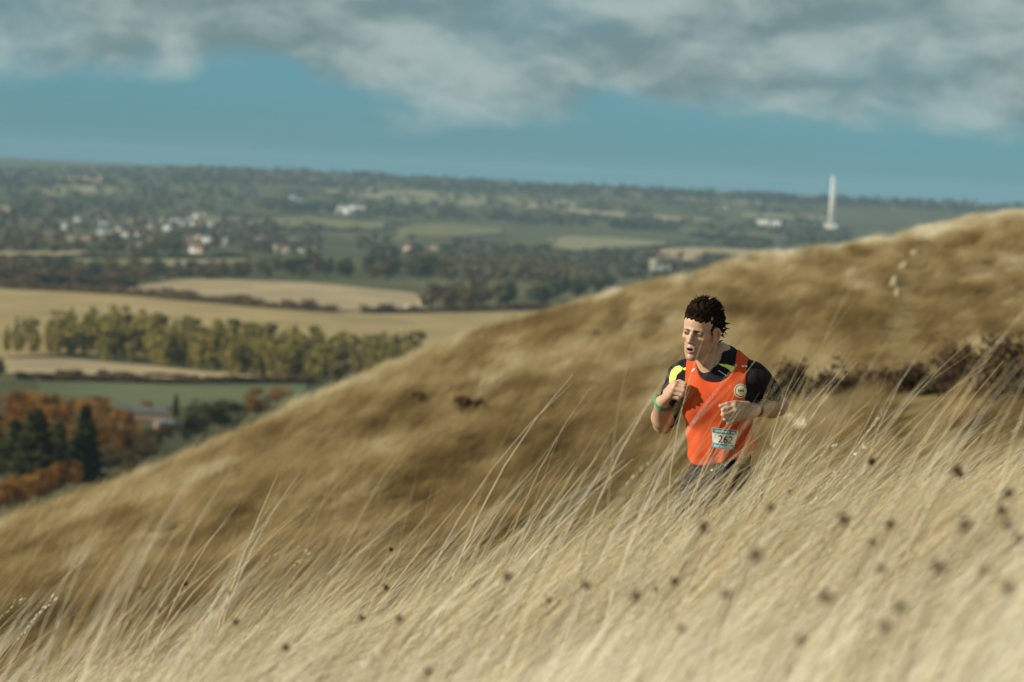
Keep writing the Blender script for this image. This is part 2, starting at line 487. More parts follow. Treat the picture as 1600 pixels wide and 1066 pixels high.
def crown_points(kind, n, rng):
    """points in a unit-height tree's crown (z 0..1)"""
    if kind == 'conifer':
        z = rng.uniform(.06, 1, n) ** 1.15
        tier = .78 + .22 * np.cos(z * 46 + rng.uniform(0, 1, n))
        r = (1 - z) ** .62 * .22 * tier * (.8 + .4 * hnoise(z * 5, z * 0, 1., int(rng.integers(0, 99)))) * np.sqrt(rng.uniform(.25, 1, n)) + .01
        a = rng.uniform(0, 2 * math.pi, n)
        return np.stack([r * np.cos(a), r * np.sin(a), z - r * .25], -1)
    nl = {'yellow': 13, 'hedge': 16}.get(kind, 20)
    if kind == 'yellow': lo, hi, w = .30, .93, .17
    elif kind == 'hedge': lo, hi, w = .12, .8, .75
    else: lo, hi, w = .27, .86, .36
    zc = rng.uniform(lo, hi, nl)
    prof = np.sin(np.clip((zc - lo) / (1.05 - lo), 0, 1) * math.pi * .85 + .35) if kind != 'hedge' else np.ones(nl)
    a = rng.uniform(0, 2 * math.pi, nl); rr = w * prof * np.sqrt(rng.uniform(0, 1, nl))
    Cc = np.stack([rr * np.cos(a), rr * np.sin(a), zc], -1)
    rad = rng.uniform(.07, .15, nl) * (.8 if kind == 'yellow' else 1.15)
    k = rng.integers(0, nl, n)
    d = rng.normal(size=(n, 3)); d /= np.linalg.norm(d, axis=1)[:, None]
    P = Cc[k] + d * (rad[k] * rng.uniform(.35, 1, n) ** .5)[:, None]
    if kind == 'yellow':
        m = int(n * .16)                       # thin lower twigs
        P[:m] = np.stack([rng.normal(0, .06, m), rng.normal(0, .06, m), rng.uniform(.05, .5, m)], -1)
    P[:, 2] = np.maximum(P[:, 2], .02)
    return P


def trunk_geo(kind, rng):
    V, Fc = [], []
    top = .95 if kind == 'conifer' else .7
    segs = [([(0, 0, -.03), (.008, .004, top * .5), (0, .01, top)], (.022, .016, .005))]
    if kind != 'conifer':
        for _ in range(7):
            z = rng.uniform(.2, .6); a = rng.uniform(0, 6.28); q = .14 if kind == 'yellow' else .26
            segs.append(([(0, 0, z), (q * .5 * math.cos(a), q * .5 * math.sin(a), z + .08), (q * math.cos(a), q * math.sin(a), z + .22)], (.010, .007, .002)))
    for p, r in segs:
        v, f = tube(p, r, 5); o = len(V); V += v; Fc += [tuple(i + o for i in q) for q in f]
    return V, Fc


TREES = {}


def tree_kind(kind, variant, n, ls):
    key = (kind, variant, n)
    if key not in TREES:
        r = np.random.default_rng(100 + variant * 7 + len(kind))
        shape = {'yellow': 'yellow', 'conifer': 'conifer'}.get(kind, 'round')
        V, Fc = leaf_quads(crown_points(shape, n, r), ls, r)
        cm = mesh_obj('crown', V, Fc, LM[kind], link=False).data
        tv, tf = trunk_geo(shape, r)
        tm = mesh_obj('trunk', tv, tf, BARK, link=False).data
        TREES[key] = (cm, tm)
    return TREES[key]


def plant(name, kind, base, h, label, group=None, n=900, ls=.035, width=1.0, nvar=4):
    e = empty(name, base, rng.uniform(0, 6.28))
    e.scale = (h * width, h * width, h)
    cm, tm = tree_kind(kind, int(rng.integers(0, nvar)), n, ls)
    for nm, me in (('trunk', tm), ('crown', cm)):
        o = bpy.data.objects.new(nm, me); COL.objects.link(o); o.parent = e
    tag(e, label, 'tree', group)
    return e


def by_px(px, base, hpx):
    p = ray_valley(px, base); return p, hpx * p[1] / F


# trees and bushes at the foot of the down, each with its own place
near = [
    ('conifer_tree', 'conifer', 130, 752, 118, 1.6, 'dark green pointed conifer standing before orange trees at the foot of the slope'),
    ('conifer_tree', 'conifer', 53, 752, 114, 2.0, 'broad dark conifer between the pointed conifer and the leftmost evergreen'),
    ('conifer_tree', 'conifer', 20, 742, 86, 2.1, 'lower dark evergreen with a wide skirt at the wood edge'),
    ('conifer_tree', 'conifer', 88, 742, 84, 1.8, 'shaded small conifer tucked between two taller conifers'),
    ('conifer_tree', 'conifer', -18, 735, 90, 1.9, 'dark evergreen at the outer end of the conifer row'),
    ('beech_tree', 'orange', 10, 690, 82, 1.1, 'orange-brown beech rising behind the leftmost evergreen'),
    ('beech_tree', 'orange', 60, 680, 72, 1.2, 'rust coloured beech behind the broad conifer'),
    ('oak_tree', 'dark', 92, 672, 60, 1.1, 'dull green oak showing above the rust coloured beeches'),
    ('beech_tree', 'orange', 118, 690, 72, 1.15, 'orange beech directly behind the pointed conifer'),
    ('beech_tree', 'orange', 160, 705, 80, 1.1, 'bright orange-yellow beech right of the pointed conifer'),
    ('beech_tree', 'orange', 186, 722, 84, .9, 'golden tree with low yellow leaves beside the pointed conifer'),
    ('beech_tree', 'orange', 34, 720, 90, 1.1, 'brown-orange tree among the conifers'),
    ('beech_tree', 'orange', 78, 716, 88, 1.2, 'tall rust coloured beech in the gap between the two largest conifers'),
    ('beech_tree', 'orange', 140, 728, 74, 1.2, 'russet beech pressed against the pointed conifer'),
    ('oak_tree', 'dark', 8, 716, 70, 1.3, 'dull green oak behind the evergreen with the wide skirt'),
    ('thorn_bush', 'brown', 168, 740, 46, 1.5, 'brown thorn bush under the bright orange-yellow beech'),
    ('thorn_bush', 'brown', 226, 722, 40, 1.7, 'brown thorn bush beside the small orange tree below the sheds'),
    ('thorn_bush', 'brown', 196, 742, 40, 1.7, 'dusky thorn bush low beneath the golden tree'),
    ('beech_tree', 'orange', 150, 668, 52, 1.3, 'coppery beech next to the dull green oak above the conifers'),
    ('beech_tree', 'orange', 30, 660, 50, 1.4, 'faded orange beech at the back of the wood'),
    ('beech_tree', 'orange', 214, 700, 40, 1.2, 'small orange tree below the farm sheds'),
    ('thorn_bush', 'brown', 205, 718, 44, 1.3, 'dark brown thorn bush below the farm sheds'),
    ('thorn_bush', 'brown', 240, 702, 36, 1.6, 'greyish brown bush just above the grassy edge'),
    ('thorn_bush', 'brown', 262, 690, 32, 1.4, 'brown bush between the small shed and the dark green oak'),
    ('oak_tree', 'dark', 318, 692, 74, 1.25, 'large dark green oak beside the small shed'),
    ('oak_tree', 'dark', 352, 682, 64, 1.2, 'rounded dark green oak on the grassy edge beside the large oak'),
    ('oak_tree', 'dark', 292, 698, 54, 1.1, 'smaller dark green oak against the large oak'),
    ('beech_tree', 'orange', 402, 655, 50, 1.3, 'orange tree peeping over the grass beyond the oaks'),
    ('beech_tree', 'orange', 436, 634, 34, 1.3, 'small orange tree low behind the grass edge'),
    ('conifer_tree', 'conifer', 274, 652, 36, 1.1, 'small dark conifer by the farm sheds in front of the green field'),
    ('beech_tree', 'orange', 230, 642, 18, 1.5, 'little orange tree at the edge of the green field'),
    ('oak_tree', 'dark', -4, 592, 34, 1.3, 'dark tree standing on the tan strip field'),
]
for nm, kd, px, by, hp, w, lab in near:
    p, h = by_px(px, by, hp)
    plant(nm, kd, p, h, lab, n=2600 if kd == 'conifer' else 2000, ls=.026, width=w)
# orange bracken bushes along the slope foot
for k, (px, by, hp) in enumerate([(-14, 806, 52), (12, 803, 56), (36, 794, 54), (58, 786, 54), (80, 776, 56), (100, 768, 50), (118, 762, 30)]):
    p, h = by_px(px, by, hp)
    plant('beech_bush', 'orange', p, h, 'low orange beech bush in the row below the conifers', 'orange bushes below the conifers', n=1500, ls=.035, width=1.4)
# the yellow plantation
PLAB = ['slender yellow-green tree on the plantation edge facing the narrow tan field', 'slender yellow-green tree deep inside the valley plantation', 'slender yellow-green tree at the plantation back against the broad stubble field']
PL = []
for j in range(292):
    px = rng.uniform(5, 655); s = rng.uniform(0, 1) ** 1.1
    front = np.interp(px, [0, 120, 250, 470, 560, 660], [552, 557, 574, 600, 606, 596])
    PL.append((px, front - 34 * s, s, np.interp(px, [0, 60, 130, 230, 420, 560, 660], [22, 34, 48, 56, 58, 54, 46]) * rng.uniform(.9, 1.06)))
for px, by, sd, hp in sorted(PL, key=lambda q: q[1]):
    p, h = by_px(px, by, hp)
    plant('poplar_tree', 'yellow', p, h, PLAB[0 if sd < .3 else 1 if sd < .68 else 2], 'trees of the yellow plantation', n=560, ls=.045, width=1.08)
# bushy belt of trees below the village, and the brown copse
for j in range(46):
    px = rng.uniform(395, 700); by = rng.uniform(424, 440); p, h = by_px(px, by, rng.uniform(22, 36))
    kd = ['dark', 'dark', 'pale', 'brown'][int(rng.integers(0, 4))]
    plant('belt_tree', kd, p, h, {'dark': 'dark green bushy tree', 'pale': 'pale olive bushy tree', 'brown': 'brown bushy tree'}[kd] + ' in the belt behind the pale stubble field', 'trees of the belt behind the stubble field', n=320, ls=.07, width=1.1)
for j in range(44):
    px = rng.uniform(665, 960); by = np.interp(px, [660, 870, 960], [487, 478, 462]) - rng.uniform(0, 14); p, h = by_px(px, by, rng.uniform(24, 36))
    kd = 'dark' if px > 770 else 'brown'
    plant('copse_tree', kd, p, h, ('dark green tree at the shaded end of the copse beside the chalk heaps' if kd == 'dark' else 'brown tree of the copse right beside the chalk heaps'), 'trees of the copse beside the chalk heaps', n=320, ls=.07, width=1.1)


# hedges: one thing each
def hedge(line, hpx, kind, label, seed, gap=.0):
    r = np.random.default_rng(seed)
    xs, ys_ = zip(*line)
    px = np.arange(xs[0], xs[-1], 1.3)
    px = px[hnoise(px, px * 0, .05, seed) > gap]
    B = ray_valley(px, np.interp(px, xs, ys_))
    hh = hpx * B[:, 1] / F * (.55 + .9 * hnoise(px, px * 0, .09, seed + 1))
    k = 34
    C = np.repeat(B, k, 0); H = np.repeat(hh, k)
    C = C + np.stack([r.normal(0, 1, len(C)) * H * .28, r.normal(0, 1, len(C)) * H * .4, r.uniform(0, 1, len(C)) ** .8 * H], -1)
    V, Fc = leaf_quads(C, 1.0, r)
    cen = V.reshape(-1, 4, 3).mean(1, keepdims=True)
    V = (cen + (V.reshape(-1, 4, 3) - cen) * (np.maximum(H * .13, .5))[:, None, None]).reshape(-1, 3)
    o = mesh_obj('hedge', V, Fc, LM[kind])
    tag(o, label, 'hedge')


hedge([(-40, 446), (200, 464), (420, 484), (525, 491)], 15, 'brown', 'long brown hedge between the broad stubble field and the pale one', 1)
hedge([(568, 492), (700, 490), (860, 486)], 12, 'brown', 'dark brown hedge along the copse and chalk heaps', 2)
hedge([(30, 593), (140, 598), (250, 602), (490, 601)], 12, 'brown', 'ragged brown hedge between the tan strip and the smooth green field', 3)
hedge([(80, 586), (250, 590), (400, 600)], 7, 'brown', 'thin scrubby hedge along the foot of the tan strip', 4, .3)
hedge([(-40, 407), (140, 404), (390, 405)], 8, 'dark', 'dark straight hedge below the village gardens', 5)
hedge([(-40, 440), (60, 446), (210, 452)], 16, 'brown', 'thick brown scrub hedge at the corner of the pale stubble field', 6)
hedge([(100, 425), (240, 428), (390, 424)], 10, 'dark', 'dark hedge with trees below the long light green field', 7, .2)
hedge([(330, 340), (460, 339), (620, 349)], 5, 'dark', 'dark hedge along the top of the field above the village', 8)
hedge([(480, 360), (600, 362), (640, 352)], 6, 'dark', 'dark hedge rising between the two green fields', 9)
hedge([(790, 398), (860, 388), (870, 374)], 8, 'dark', 'dark hedge at the end of the light green field', 10)
hedge([(930, 404), (1000, 393), (1080, 386), (1200, 393)], 7, 'dark', 'curving dark hedge around the tan field beyond the church', 11)
hedge([(1080, 372), (1200, 378)], 7, 'dark', 'dark hedge above the tan field beyond the church', 12)

# woods too far away to tell the trees apart: one object per belt
WOODP = []
for kd, vr in (('dark', 0), ('dark', 1), ('brown', 0), ('pale', 0), ('dark', 2), ('brown', 1)):
    r = np.random.default_rng(50 + vr + len(kd))
    V, Fc = leaf_quads(crown_points('hedge' if vr == 2 else 'round', 130, r), .10, r)
    WOODP.append(mesh_obj('far_tree', V, Fc, LM[kd], link=False))


def wood(label, top, bot, n, hm, kinds, seed, thr=0.0, ns=.03):
    r = np.random.default_rng(seed)
    px = r.uniform(top[0][0], top[-1][0], n * 3)
    a = np.interp(px, *zip(*top)); b = np.interp(px, *zip(*bot))
    py = a + (b - a) * r.uniform(0, 1, len(px))
    keep = hnoise(px, py * 3.2, ns, seed) > thr
    P = ray_valley(px[keep][:n], py[keep][:n])
    m = len(P)
    h = hm * r.uniform(.65, 1.3, m); w = h * r.uniform(1.0, 1.7, m)
    o = scatter('woodland', P, np.stack([np.zeros(m), np.zeros(m), r.uniform(0, 6.28, m)], -1), np.stack([w, w, h], -1), r.choice(kinds, m), [p.copy() for p in WOODP])
    tag(o, label, 'woodland', kind='stuff')


wood('dark woods and copses along the skyline of the far ridge', [(-60, 268), (400, 262), (800, 285), (1300, 308), (1650, 322)], [(-60, 292), (400, 290), (800, 303), (1300, 322), (1650, 340)], 1700, 12, [0, 1, 4], 1, .20)
wood('scattered hedgerow trees over the middle of the far slope', [(-60, 290), (400, 292), (800, 306), (1300, 324)], [(-60, 345), (400, 330), (800, 350), (1300, 372)], 1300, 10, [0, 1, 2, 3, 4], 2, .44, .045)
wood('brown and green garden trees all through the village', [(-60, 330), (60, 318), (330, 328), (500, 356)], [(-60, 398), (330, 398), (510, 398)], 560, 10.5, [0, 1, 2, 2, 3, 4, 5], 3, .30)
wood('mixed trees between the green fields beyond the stubble', [(560, 374), (700, 378), (860, 395), (1160, 404)], [(560, 410), (700, 415), (860, 440), (1160, 438)], 420, 10.5, [0, 1, 2, 3, 4, 5], 4, .25)
wood('pale olive trees above the dark copse', [(690, 418), (800, 412), (930, 428)], [(690, 440), (800, 446), (960, 452)], 170, 12, [3, 3, 3, 5], 5)
wood('dark treetops behind the white farm buildings', [(410, 315), (700, 330), (1100, 352)], [(410, 330), (700, 345), (1100, 366)], 300, 11, [0, 1, 4], 6, .35)
wood('scrub and trees at the left end of the valley fields', [(-60, 410), (100, 418), (390, 424)], [(-60, 442), (100, 444), (390, 437)], 240, 9, [0, 2, 5, 3, 2], 7, .2)
wood('distant trees below the far chimney', [(1090, 352), (1330, 362)], [(1090, 392), (1330, 385)], 220, 10, [0, 1, 4, 3], 8, .3)

# ------------------------------------------------------------------ buildings
WALLW = plain('render_white', (.78, .76, .70), .8, .05, .5)
WALLC = plain('render_cream', (.60, .52, .40), .8, .08, .5)
WALLB = plain('brick', (.34, .21, .15), .85, .1, .5)
STONE = plain('church_stone', (.42, .38, .29), .9, .15, .4)
ROOFR = plain('tile_red', (.22, .125, .085), .85, .15, .6)
ROOFG = plain('slate_grey', (.20, .22, .23), .6, .12, .6)
METAL = plain('sheet_roof', (.42, .42, .40), .45, .1, .6)
GLASSD = plain('window_glass', (.03, .035, .04), .15)


def boxv(x0, x1, y0_, y1, z0_, z1):
    V = [(x, y, z) for z in (z0_, z1) for y in (y0_, y1) for x in (x0, x1)]
    return V, [(0, 1, 3, 2)[::-1], (4, 5, 7, 6), (0, 1, 5, 4), (1, 3, 7, 5), (3, 2, 6, 7), (2, 0, 4, 6)]


def join(parts):
    V, Fc = [], []
    for v, f in parts:
        o = len(V); V += list(v); Fc += [tuple(i + o for i in q) for q in f]
    return V, Fc


def gable(w, d, h, r, e=.35):
    """walls with gable ends and an overhanging pitched roof, ridge along x"""
    a, b = w / 2, d / 2
    wall = ([(-a, -b, -1), (a, -b, -1), (a, b, -1), (-a, b, -1), (-a, -b, h), (a, -b, h), (a, b, h), (-a, b, h), (-a, 0, h + r), (a, 0, h + r)],
            [(0, 1, 5, 4), (2, 3, 7, 6), (1, 2, 6, 9, 5), (3, 0, 4, 8, 7)])
    t = .25; s = r / b
    p = lambda x, y, up: (x, y, h + r - abs(y) * s + up)
    A, B = a + e, b + e
    roof = ([p(-A, -B, .05), p(A, -B, .05), p(A, 0, .05), p(-A, 0, .05), p(A, B, .05), p(-A, B, .05),
             p(-A, -B, .05 + t), p(A, -B, .05 + t), p(A, 0, .05 + t), p(-A, 0, .05 + t), p(A, B, .05 + t), p(-A, B, .05 + t)],
            [(0, 3, 2, 1), (3, 5, 4, 2), (6, 7, 8, 9), (9, 8, 10, 11), (0, 1, 7, 6), (5, 11, 10, 4), (1, 2, 8, 7), (2, 4, 10, 8), (3, 0, 6, 9), (5, 3, 9, 11)])
    return wall, roof


HM = {}


def house(base, w, d, h, r, rz, wm, rm, name, label, cat='house', group=None, windows=True):
    key = (round(w, 1), round(d, 1), round(h, 1), round(r, 1), wm.name, rm.name)
    if key not in HM:
        wall, roof = gable(w, d, h, r)
        ms = [('wall', mesh_obj('wall', *wall, wm, link=False).data), ('roof', mesh_obj('roof', *roof, rm, link=False).data)]
        if windows:
            for fx in (-.28, .02, .30):
                for fz in ((.22, .40), (.64, .84)):
                    ms.append(('window', mesh_obj('window', *boxv(w * fx - .6, w * fx + .6, -d / 2 - .06, -d / 2 + .1, h * fz[0], h * fz[1]), GLASSD, link=False).data))
            ms.append(('chimney', mesh_obj('chimney', *boxv(w * .36, w * .36 + .9, -.45, .45, h + r - .8, h + r + 1.3), WALLB, link=False).data))
        HM[key] = ms
    e = empty(name, base, rz)
    roof_o = None
    for nm, me in HM[key]:
        o = bpy.data.objects.new(nm, me); COL.objects.link(o)
        o.parent = roof_o if nm == 'chimney' else e
        if nm == 'roof': roof_o = o
    tag(e, label, cat, group)
    return e


VIL = [(320, 230, 'w'), (215, 290, 'w'), (510, 195, 'c'), (515, 335, 'w'), (575, 335, 'w'), (620, 345, 'c'), (720, 355, 'o'),
       (840, 350, 'o'), (860, 465, 'w'), (400, 410, 'c'), (265, 390, 'c'), (765, 225, 'c'), (945, 245, 'w'), (1070, 300, 'w'), (1015, 235, 'c'),
       (1255, 225, 'o'), (1315, 200, 'w'), (1375, 195, 'c'), (1425, 275, 'w'), (1330, 275, 'c'), (1250, 420, 'b'), (1330, 385, 'o'), (1405, 405, 'w'),
       (1295, 490, 'w'), (1335, 495, 'c'), (1510, 430, 'o'), (1560, 415, 'w'), (715, 450, 'c'), (865, 240, 'c'), (930, 290, 'c'), (1290, 265, 'w'), (75, 375, 'b'),
       (920, 410, 'c'), (1200, 262, 'w'), (80, 110, 'b'), (1330, 420, 'b'), (590, 210, 'b'), (1170, 160, 'b')]
VIL = [(60 + a / 5.333, 300 + b / 5.333, c) for a, b, c in VIL]
VIL += [(400 + a / 3.9475, 230 + b / 3.9475, c) for a, b, c in [(15, 575, 'o'), (125, 630, 'o'), (228, 582, 'w'), (290, 630, 'w'), (350, 630, 'o'), (225, 305, 'w'), (830, 678, 'w'),
        (1095, 628, 'c'), (655, 556, 'b'), (890, 572, 'b'), (935, 628, 'c'), (-20, 590, 'w'), (180, 640, 'c')]]
HL = {'w': ('white rendered village house with a grey slate roof', 'white village houses with slate roofs', WALLW, ROOFG),
      'c': ('cream village house with a dull red roof', 'cream village houses', WALLC, ROOFR),
      'o': ('white village house with an orange-red tiled roof', 'white village houses with red roofs', WALLW, ROOFR),
      'b': ('red brick village house among brown trees', 'brick village houses', WALLB, ROOFR)}
for k, (px, py, c) in enumerate(VIL):
    p = ray_valley(px, py + 3.2)
    lab, grp, wm, rm = HL[c]
    house(p, (9.5, 11.5, 8.5)[k % 3], 7.5, 5.6, 3.0, rng.uniform(-.5, .3), wm, rm, 'village_house', lab, 'house', grp)
for (px, py, w, lab) in [(161, 349.5, 15, 'long pale hall with a low grey roof among the white village houses'), (184, 357, 20, 'long grey-roofed hall in the middle of the village'), (272, 344, 17, 'blue-grey roofed hall near the top end of the village')]:
    house(ray_valley(px, py + 3), w, 8, 4, 3.4, -.15, WALLW, ROOFG, 'village_hall', lab, 'hall', windows=False)
house(ray_valley(577, 298), 13, 9, 5, 3, -.2, WALLW, METAL, 'white_house', 'lone white house high on the far slope', 'house')
for px, py, w, h, lab in [(536, 334, 26, 8, 'wide white farm building with a pale roof below the far slope'), (551, 334, 16, 11, 'tall white gabled barn in the middle of the far white farm'), (564, 334.5, 14, 9, 'small white barn at the end of the far white farm')]:
    house(ray_valley(px, py), w, 14, h, 6, -.3, WALLW, METAL, 'white_barn', lab, 'barn', windows=False)
for px, py, w, lab in [(1192, 352, 30, 'long cream works building left of the far chimney'), (1213, 354, 20, 'pale grey-roofed works shed beside the long cream works building')]:
    house(ray_valley(px, py), w, 14, 8, 5, -.3, WALLC if w > 25 else WALLW, METAL, 'works_building', lab, 'building', windows=False)
for px, py, w, lab in [(466, 316, 13, 'small white cottage among dark trees on the far slope'), (1135, 326, 10, 'tiny white cottage beneath the far ridge'), (880, 318, 10, 'tiny white cottage above the thin tan far field')]:
    house(ray_valley(px, py), w, 8, 5, 3, -.2, WALLW, ROOFG, 'cottage', lab, 'cottage')
# church: tower and nave
p = ray_valley(1020, 428)
e = empty('church', p, -.25)
for nm, g, mt in (('tower', join([boxv(-4, 4, -4, 4, -2, 17)] + [boxv(x, x + 1.1, y - .4, y + .4, 17, 18.2) for x in (-4, -1.8, .6, 2.9) for y in (-3.6, 3.6)]), STONE),
                  ('window', boxv(-1, 1, -4.12, -3.9, 10, 13.5), GLASSD)):
    mesh_obj(nm, *g, mt, e)
nw, nrf = gable(17, 9, 6, 5)
for nm, g, mt in (('nave', nw, WALLC), ('roof', nrf, ROOFG)):
    mesh_obj(nm, [(x + 13.2, y, z) for x, y, z in g[0]], g[1], mt, e)
tag(e, 'pale stone church tower with its nave in the trees beyond the grassy slope', 'church')
# the tall white chimney: two joined flues of unequal height on a low block
p = ray_valley(1299, 357)
e = empty('chimney_stack', p, 0)
s = p[1] / F
v, f = tube([(-1.6 * s, 0, 0), (-1.6 * s, 0, 40 * s), (-1.3 * s, 0, 82 * s)], [2.8 * s, 2.4 * s, 1.7 * s], 16); mesh_obj('flue', v, f, WALLW, e, True)
v, f = tube([(1.9 * s, .6 * s, 0), (1.9 * s, .6 * s, 40 * s), (1.7 * s, .6 * s, 71 * s)], [2.5 * s, 2.2 * s, 1.8 * s], 16); mesh_obj('flue', v, f, WALLW, e, True)
mesh_obj('base_block', *join([boxv(-12 * s, -4.5 * s, -4 * s, 4 * s, -2 * s, 8 * s), boxv(-4.4 * s, 9 * s, -4.6 * s, 4 * s, -2 * s, 6 * s)]), WALLW, e)
tag(e, 'tall slim white chimney with twin flues on a low block in the far valley', 'chimney')
# farm sheds
SHEDR = plain('shed_roof', (.11, .105, .105), .95, .15, .6, spec=.05)
for px, py, w, d, h, r, rz, wm, rm, lab in [(228, 655, 11, 6, 1.9, 1.5, .05, WALLB, SHEDR, 'long grey-roofed farm shed between the trees and the smooth green field'),
                                            (192, 656, 3.6, 4.5, 2.6, 1.5, .2, WALLC, SHEDR, 'small pale gabled farm shed beside the orange trees'),
                                            (262, 674, 6.5, 4, 1.6, 1.3, .45, WALLB, ROOFG, 'small brick shed with a grey roof by the dark green oaks')]:
    house(ray_valley(px, py), w, d, h, r, rz, wm, rm, 'farm_shed', lab, 'shed', windows=False)


def lump(name, c, r, mat, seed, label, cat, parent=None):
    """irregular rock or heap"""
    rr = np.random.default_rng(seed); V, Fc = [], []
    nu, nv = 14, 8
    for i in range(nv + 1):
        th = math.pi * .5 * i / nv
        for j in range(nu):
            ph = 2 * math.pi * j / nu
            k = 1 + .45 * (hnoise(math.cos(ph) * 2 + seed, math.sin(ph) * 2 + th * 2, 1.1, seed) - .5)
            V.append((r[0] * math.cos(ph) * math.cos(th) * k, r[1] * math.sin(ph) * math.cos(th) * k, r[2] * math.sin(th) * k - .08 * r[2]))
    for i in range(nv):
        for j in range(nu): Fc.append((i * nu + j, i * nu + (j + 1) % nu, (i + 1) * nu + (j + 1) % nu, (i + 1) * nu + j))
    o = mesh_obj(name, V, Fc, mat); o.location = c
    tag(o, label, cat)
    return o


CHALK = plain('chalk', (.58, .54, .42), .95, .18, .9, bump=.4)
CHALKN = plain('chalk_near', (.50, .455, .33), .95, .25, 2.5, bump=.5)
for px, py, w, h, lab in [(638, 483, 6.5, 7, 'largest white chalk heap at the corner of the pale stubble field'), (657, 477, 4, 6, 'middle white chalk heap behind the largest one'), (669, 465, 4.5, 6, 'rear white chalk heap against the brown copse'), (656, 486, 3, 3, 'lowest white chalk heap beside the dark hedge')]:
    p = ray_valley(px, py)
    lump('chalk_heap', p, (w * p[1] / F, w * 1.3 * p[1] / F, h * p[1] / F), CHALK, int(px), lab, 'chalk heap')
# ------------------------------------------------------------------ grass
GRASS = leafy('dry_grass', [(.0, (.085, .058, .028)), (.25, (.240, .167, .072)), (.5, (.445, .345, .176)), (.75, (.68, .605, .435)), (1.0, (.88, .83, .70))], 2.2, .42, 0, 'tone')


def blades(n, rng, rad, lmin, lmax, th0, th1, wid, seg=4, spread=.35, roll=.9):
    """curved leaning strips; the wind blows towards +X"""
    base = np.stack([rng.normal(0, rad, n), rng.normal(0, rad, n), np.full(n, -.03)], -1)
    ph = rng.normal(0, spread, n); ln = rng.uniform(lmin, lmax, n)
    a0 = rng.normal(th0, .20, n); a1 = a0 + rng.normal(th1 - th0, .22, n)
    pos = base.copy(); P = [pos]
    for s in range(seg):
        t = (s + .5) / seg; th = a0 + (a1 - a0) * t
        pos = pos + np.stack([np.sin(th) * np.cos(ph), np.sin(th) * np.sin(ph), np.cos(th)], -1) * (ln / seg)[:, None]
        P.append(pos)
    P = np.stack(P, 1)
    side = np.stack([-np.sin(ph), np.cos(ph), np.zeros(n)], -1)
    nrm = np.stack([np.cos(a1) * np.cos(ph), np.cos(a1) * np.sin(ph), -np.sin(a1)], -1)
    r = rng.normal(0, roll, n)[:, None]
    side = side * np.cos(r) + nrm * np.sin(r)
    w = (wid * rng.uniform(.6, 1.3, n))[:, None] * np.array([1 - .85 * (k / seg) ** 1.6 for k in range(seg + 1)])[None]
    V = np.stack([P - side[:, None] * w[..., None] * .5, P + side[:, None] * w[..., None] * .5], 2).reshape(-1, 3)
    k = np.arange(n)[:, None] * (seg + 1) * 2 + np.arange(seg)[None] * 2
    return V, np.stack([k, k + 1, k + 3, k + 2], -1).reshape(-1, 4), P


def stalks(n, rng, lmin, lmax, th0, th1, rad, head=.10, sp=26):
    """tall flowering stalks with a loose seed head"""
    V, Fc, P = blades(n, rng, rad, lmin, lmax, th0, th1, .0022, 7, .22)
    parts = [(V, Fc)]
    for i in range(n):
        tip, pre = P[i, -1], P[i, -2]
        d = tip - pre; d /= np.linalg.norm(d)
        t = rng.uniform(-head, .01, sp)
        C = tip + d * t[:, None] + rng.normal(0, .0045, (sp, 3)) * (1.1 - np.abs(t / head))[:, None]
        dd = d + rng.normal(0, .28, (sp, 3)); dd /= np.linalg.norm(dd, axis=1)[:, None]
        sd = np.cross(dd, rng.normal(size=(sp, 3))); sd /= np.linalg.norm(sd, axis=1)[:, None]
        L_, w_ = rng.uniform(.008, .014, sp)[:, None], .0016
        q = np.stack([C - dd * L_ * .5, C + sd * w_, C + dd * L_ * .6, C - sd * w_], 1).reshape(-1, 3)
        parts.append((q, np.arange(4 * sp).reshape(-1, 4)))
    return stack(parts)


g = np.random.default_rng(5)
NEARP = []
for k in range(7):                      # fine swept fescue
    V, Fc, _ = blades(150, g, .055, .20, .50, .96, 1.54, .0021, 5, .30)
    NEARP.append(mesh_obj('grass_tuft', V, Fc, GRASS, link=False))
for k in range(4):                      # thicker, taller tufts
    V, Fc, _ = blades(70, g, .04, .38, .70, .84, 1.42, .0027, 6, .26)
    NEARP.append(mesh_obj('grass_tuft', V, Fc, GRASS, link=False))
for k in range(3):                      # coarse bleached blades
    V, Fc, _ = blades(26, g, .05, .34, .62, .80, 1.45, .0042, 6, .32)
    NEARP.append(mesh_obj('grass_tuft', V, Fc, GRASS, link=False))
STALKP = []
for k in range(8):
    V, Fc = stalks(4, g, .48, .84, .80, 1.30, .05)
    STALKP.append(mesh_obj('grass_stalk', V, Fc, GRASS, link=False))
MIDP = []
for k in range(6):
    V, Fc, _ = blades(80, g, .12, .20, .46, .55, 1.30, .0075, 3, .5)
    MIDP.append(mesh_obj('grass_tussock', V, Fc, GRASS, link=False))


def lay(name, label, pts, protos, lo, hi, tone, seed, kinds=None, tilt=.12, yaw=.22, fac=1.0):
    r = np.random.default_rng(seed); m = len(pts)
    sc = r.uniform(lo, hi, m) * fac
    rot = np.stack([r.normal(0, tilt, m), r.normal(0, tilt, m), r.normal(0, yaw, m)], -1)
    idx = r.integers(0, len(protos), m) if kinds is None else r.choice(kinds, m)
    o = scatter(name, pts, rot, np.stack([sc, sc, sc * r.uniform(.8, 1.2, m)], -1), idx, protos, tone)
    tag(o, label, 'grass', kind='stuff')
    return o


rg = np.random.default_rng(21)
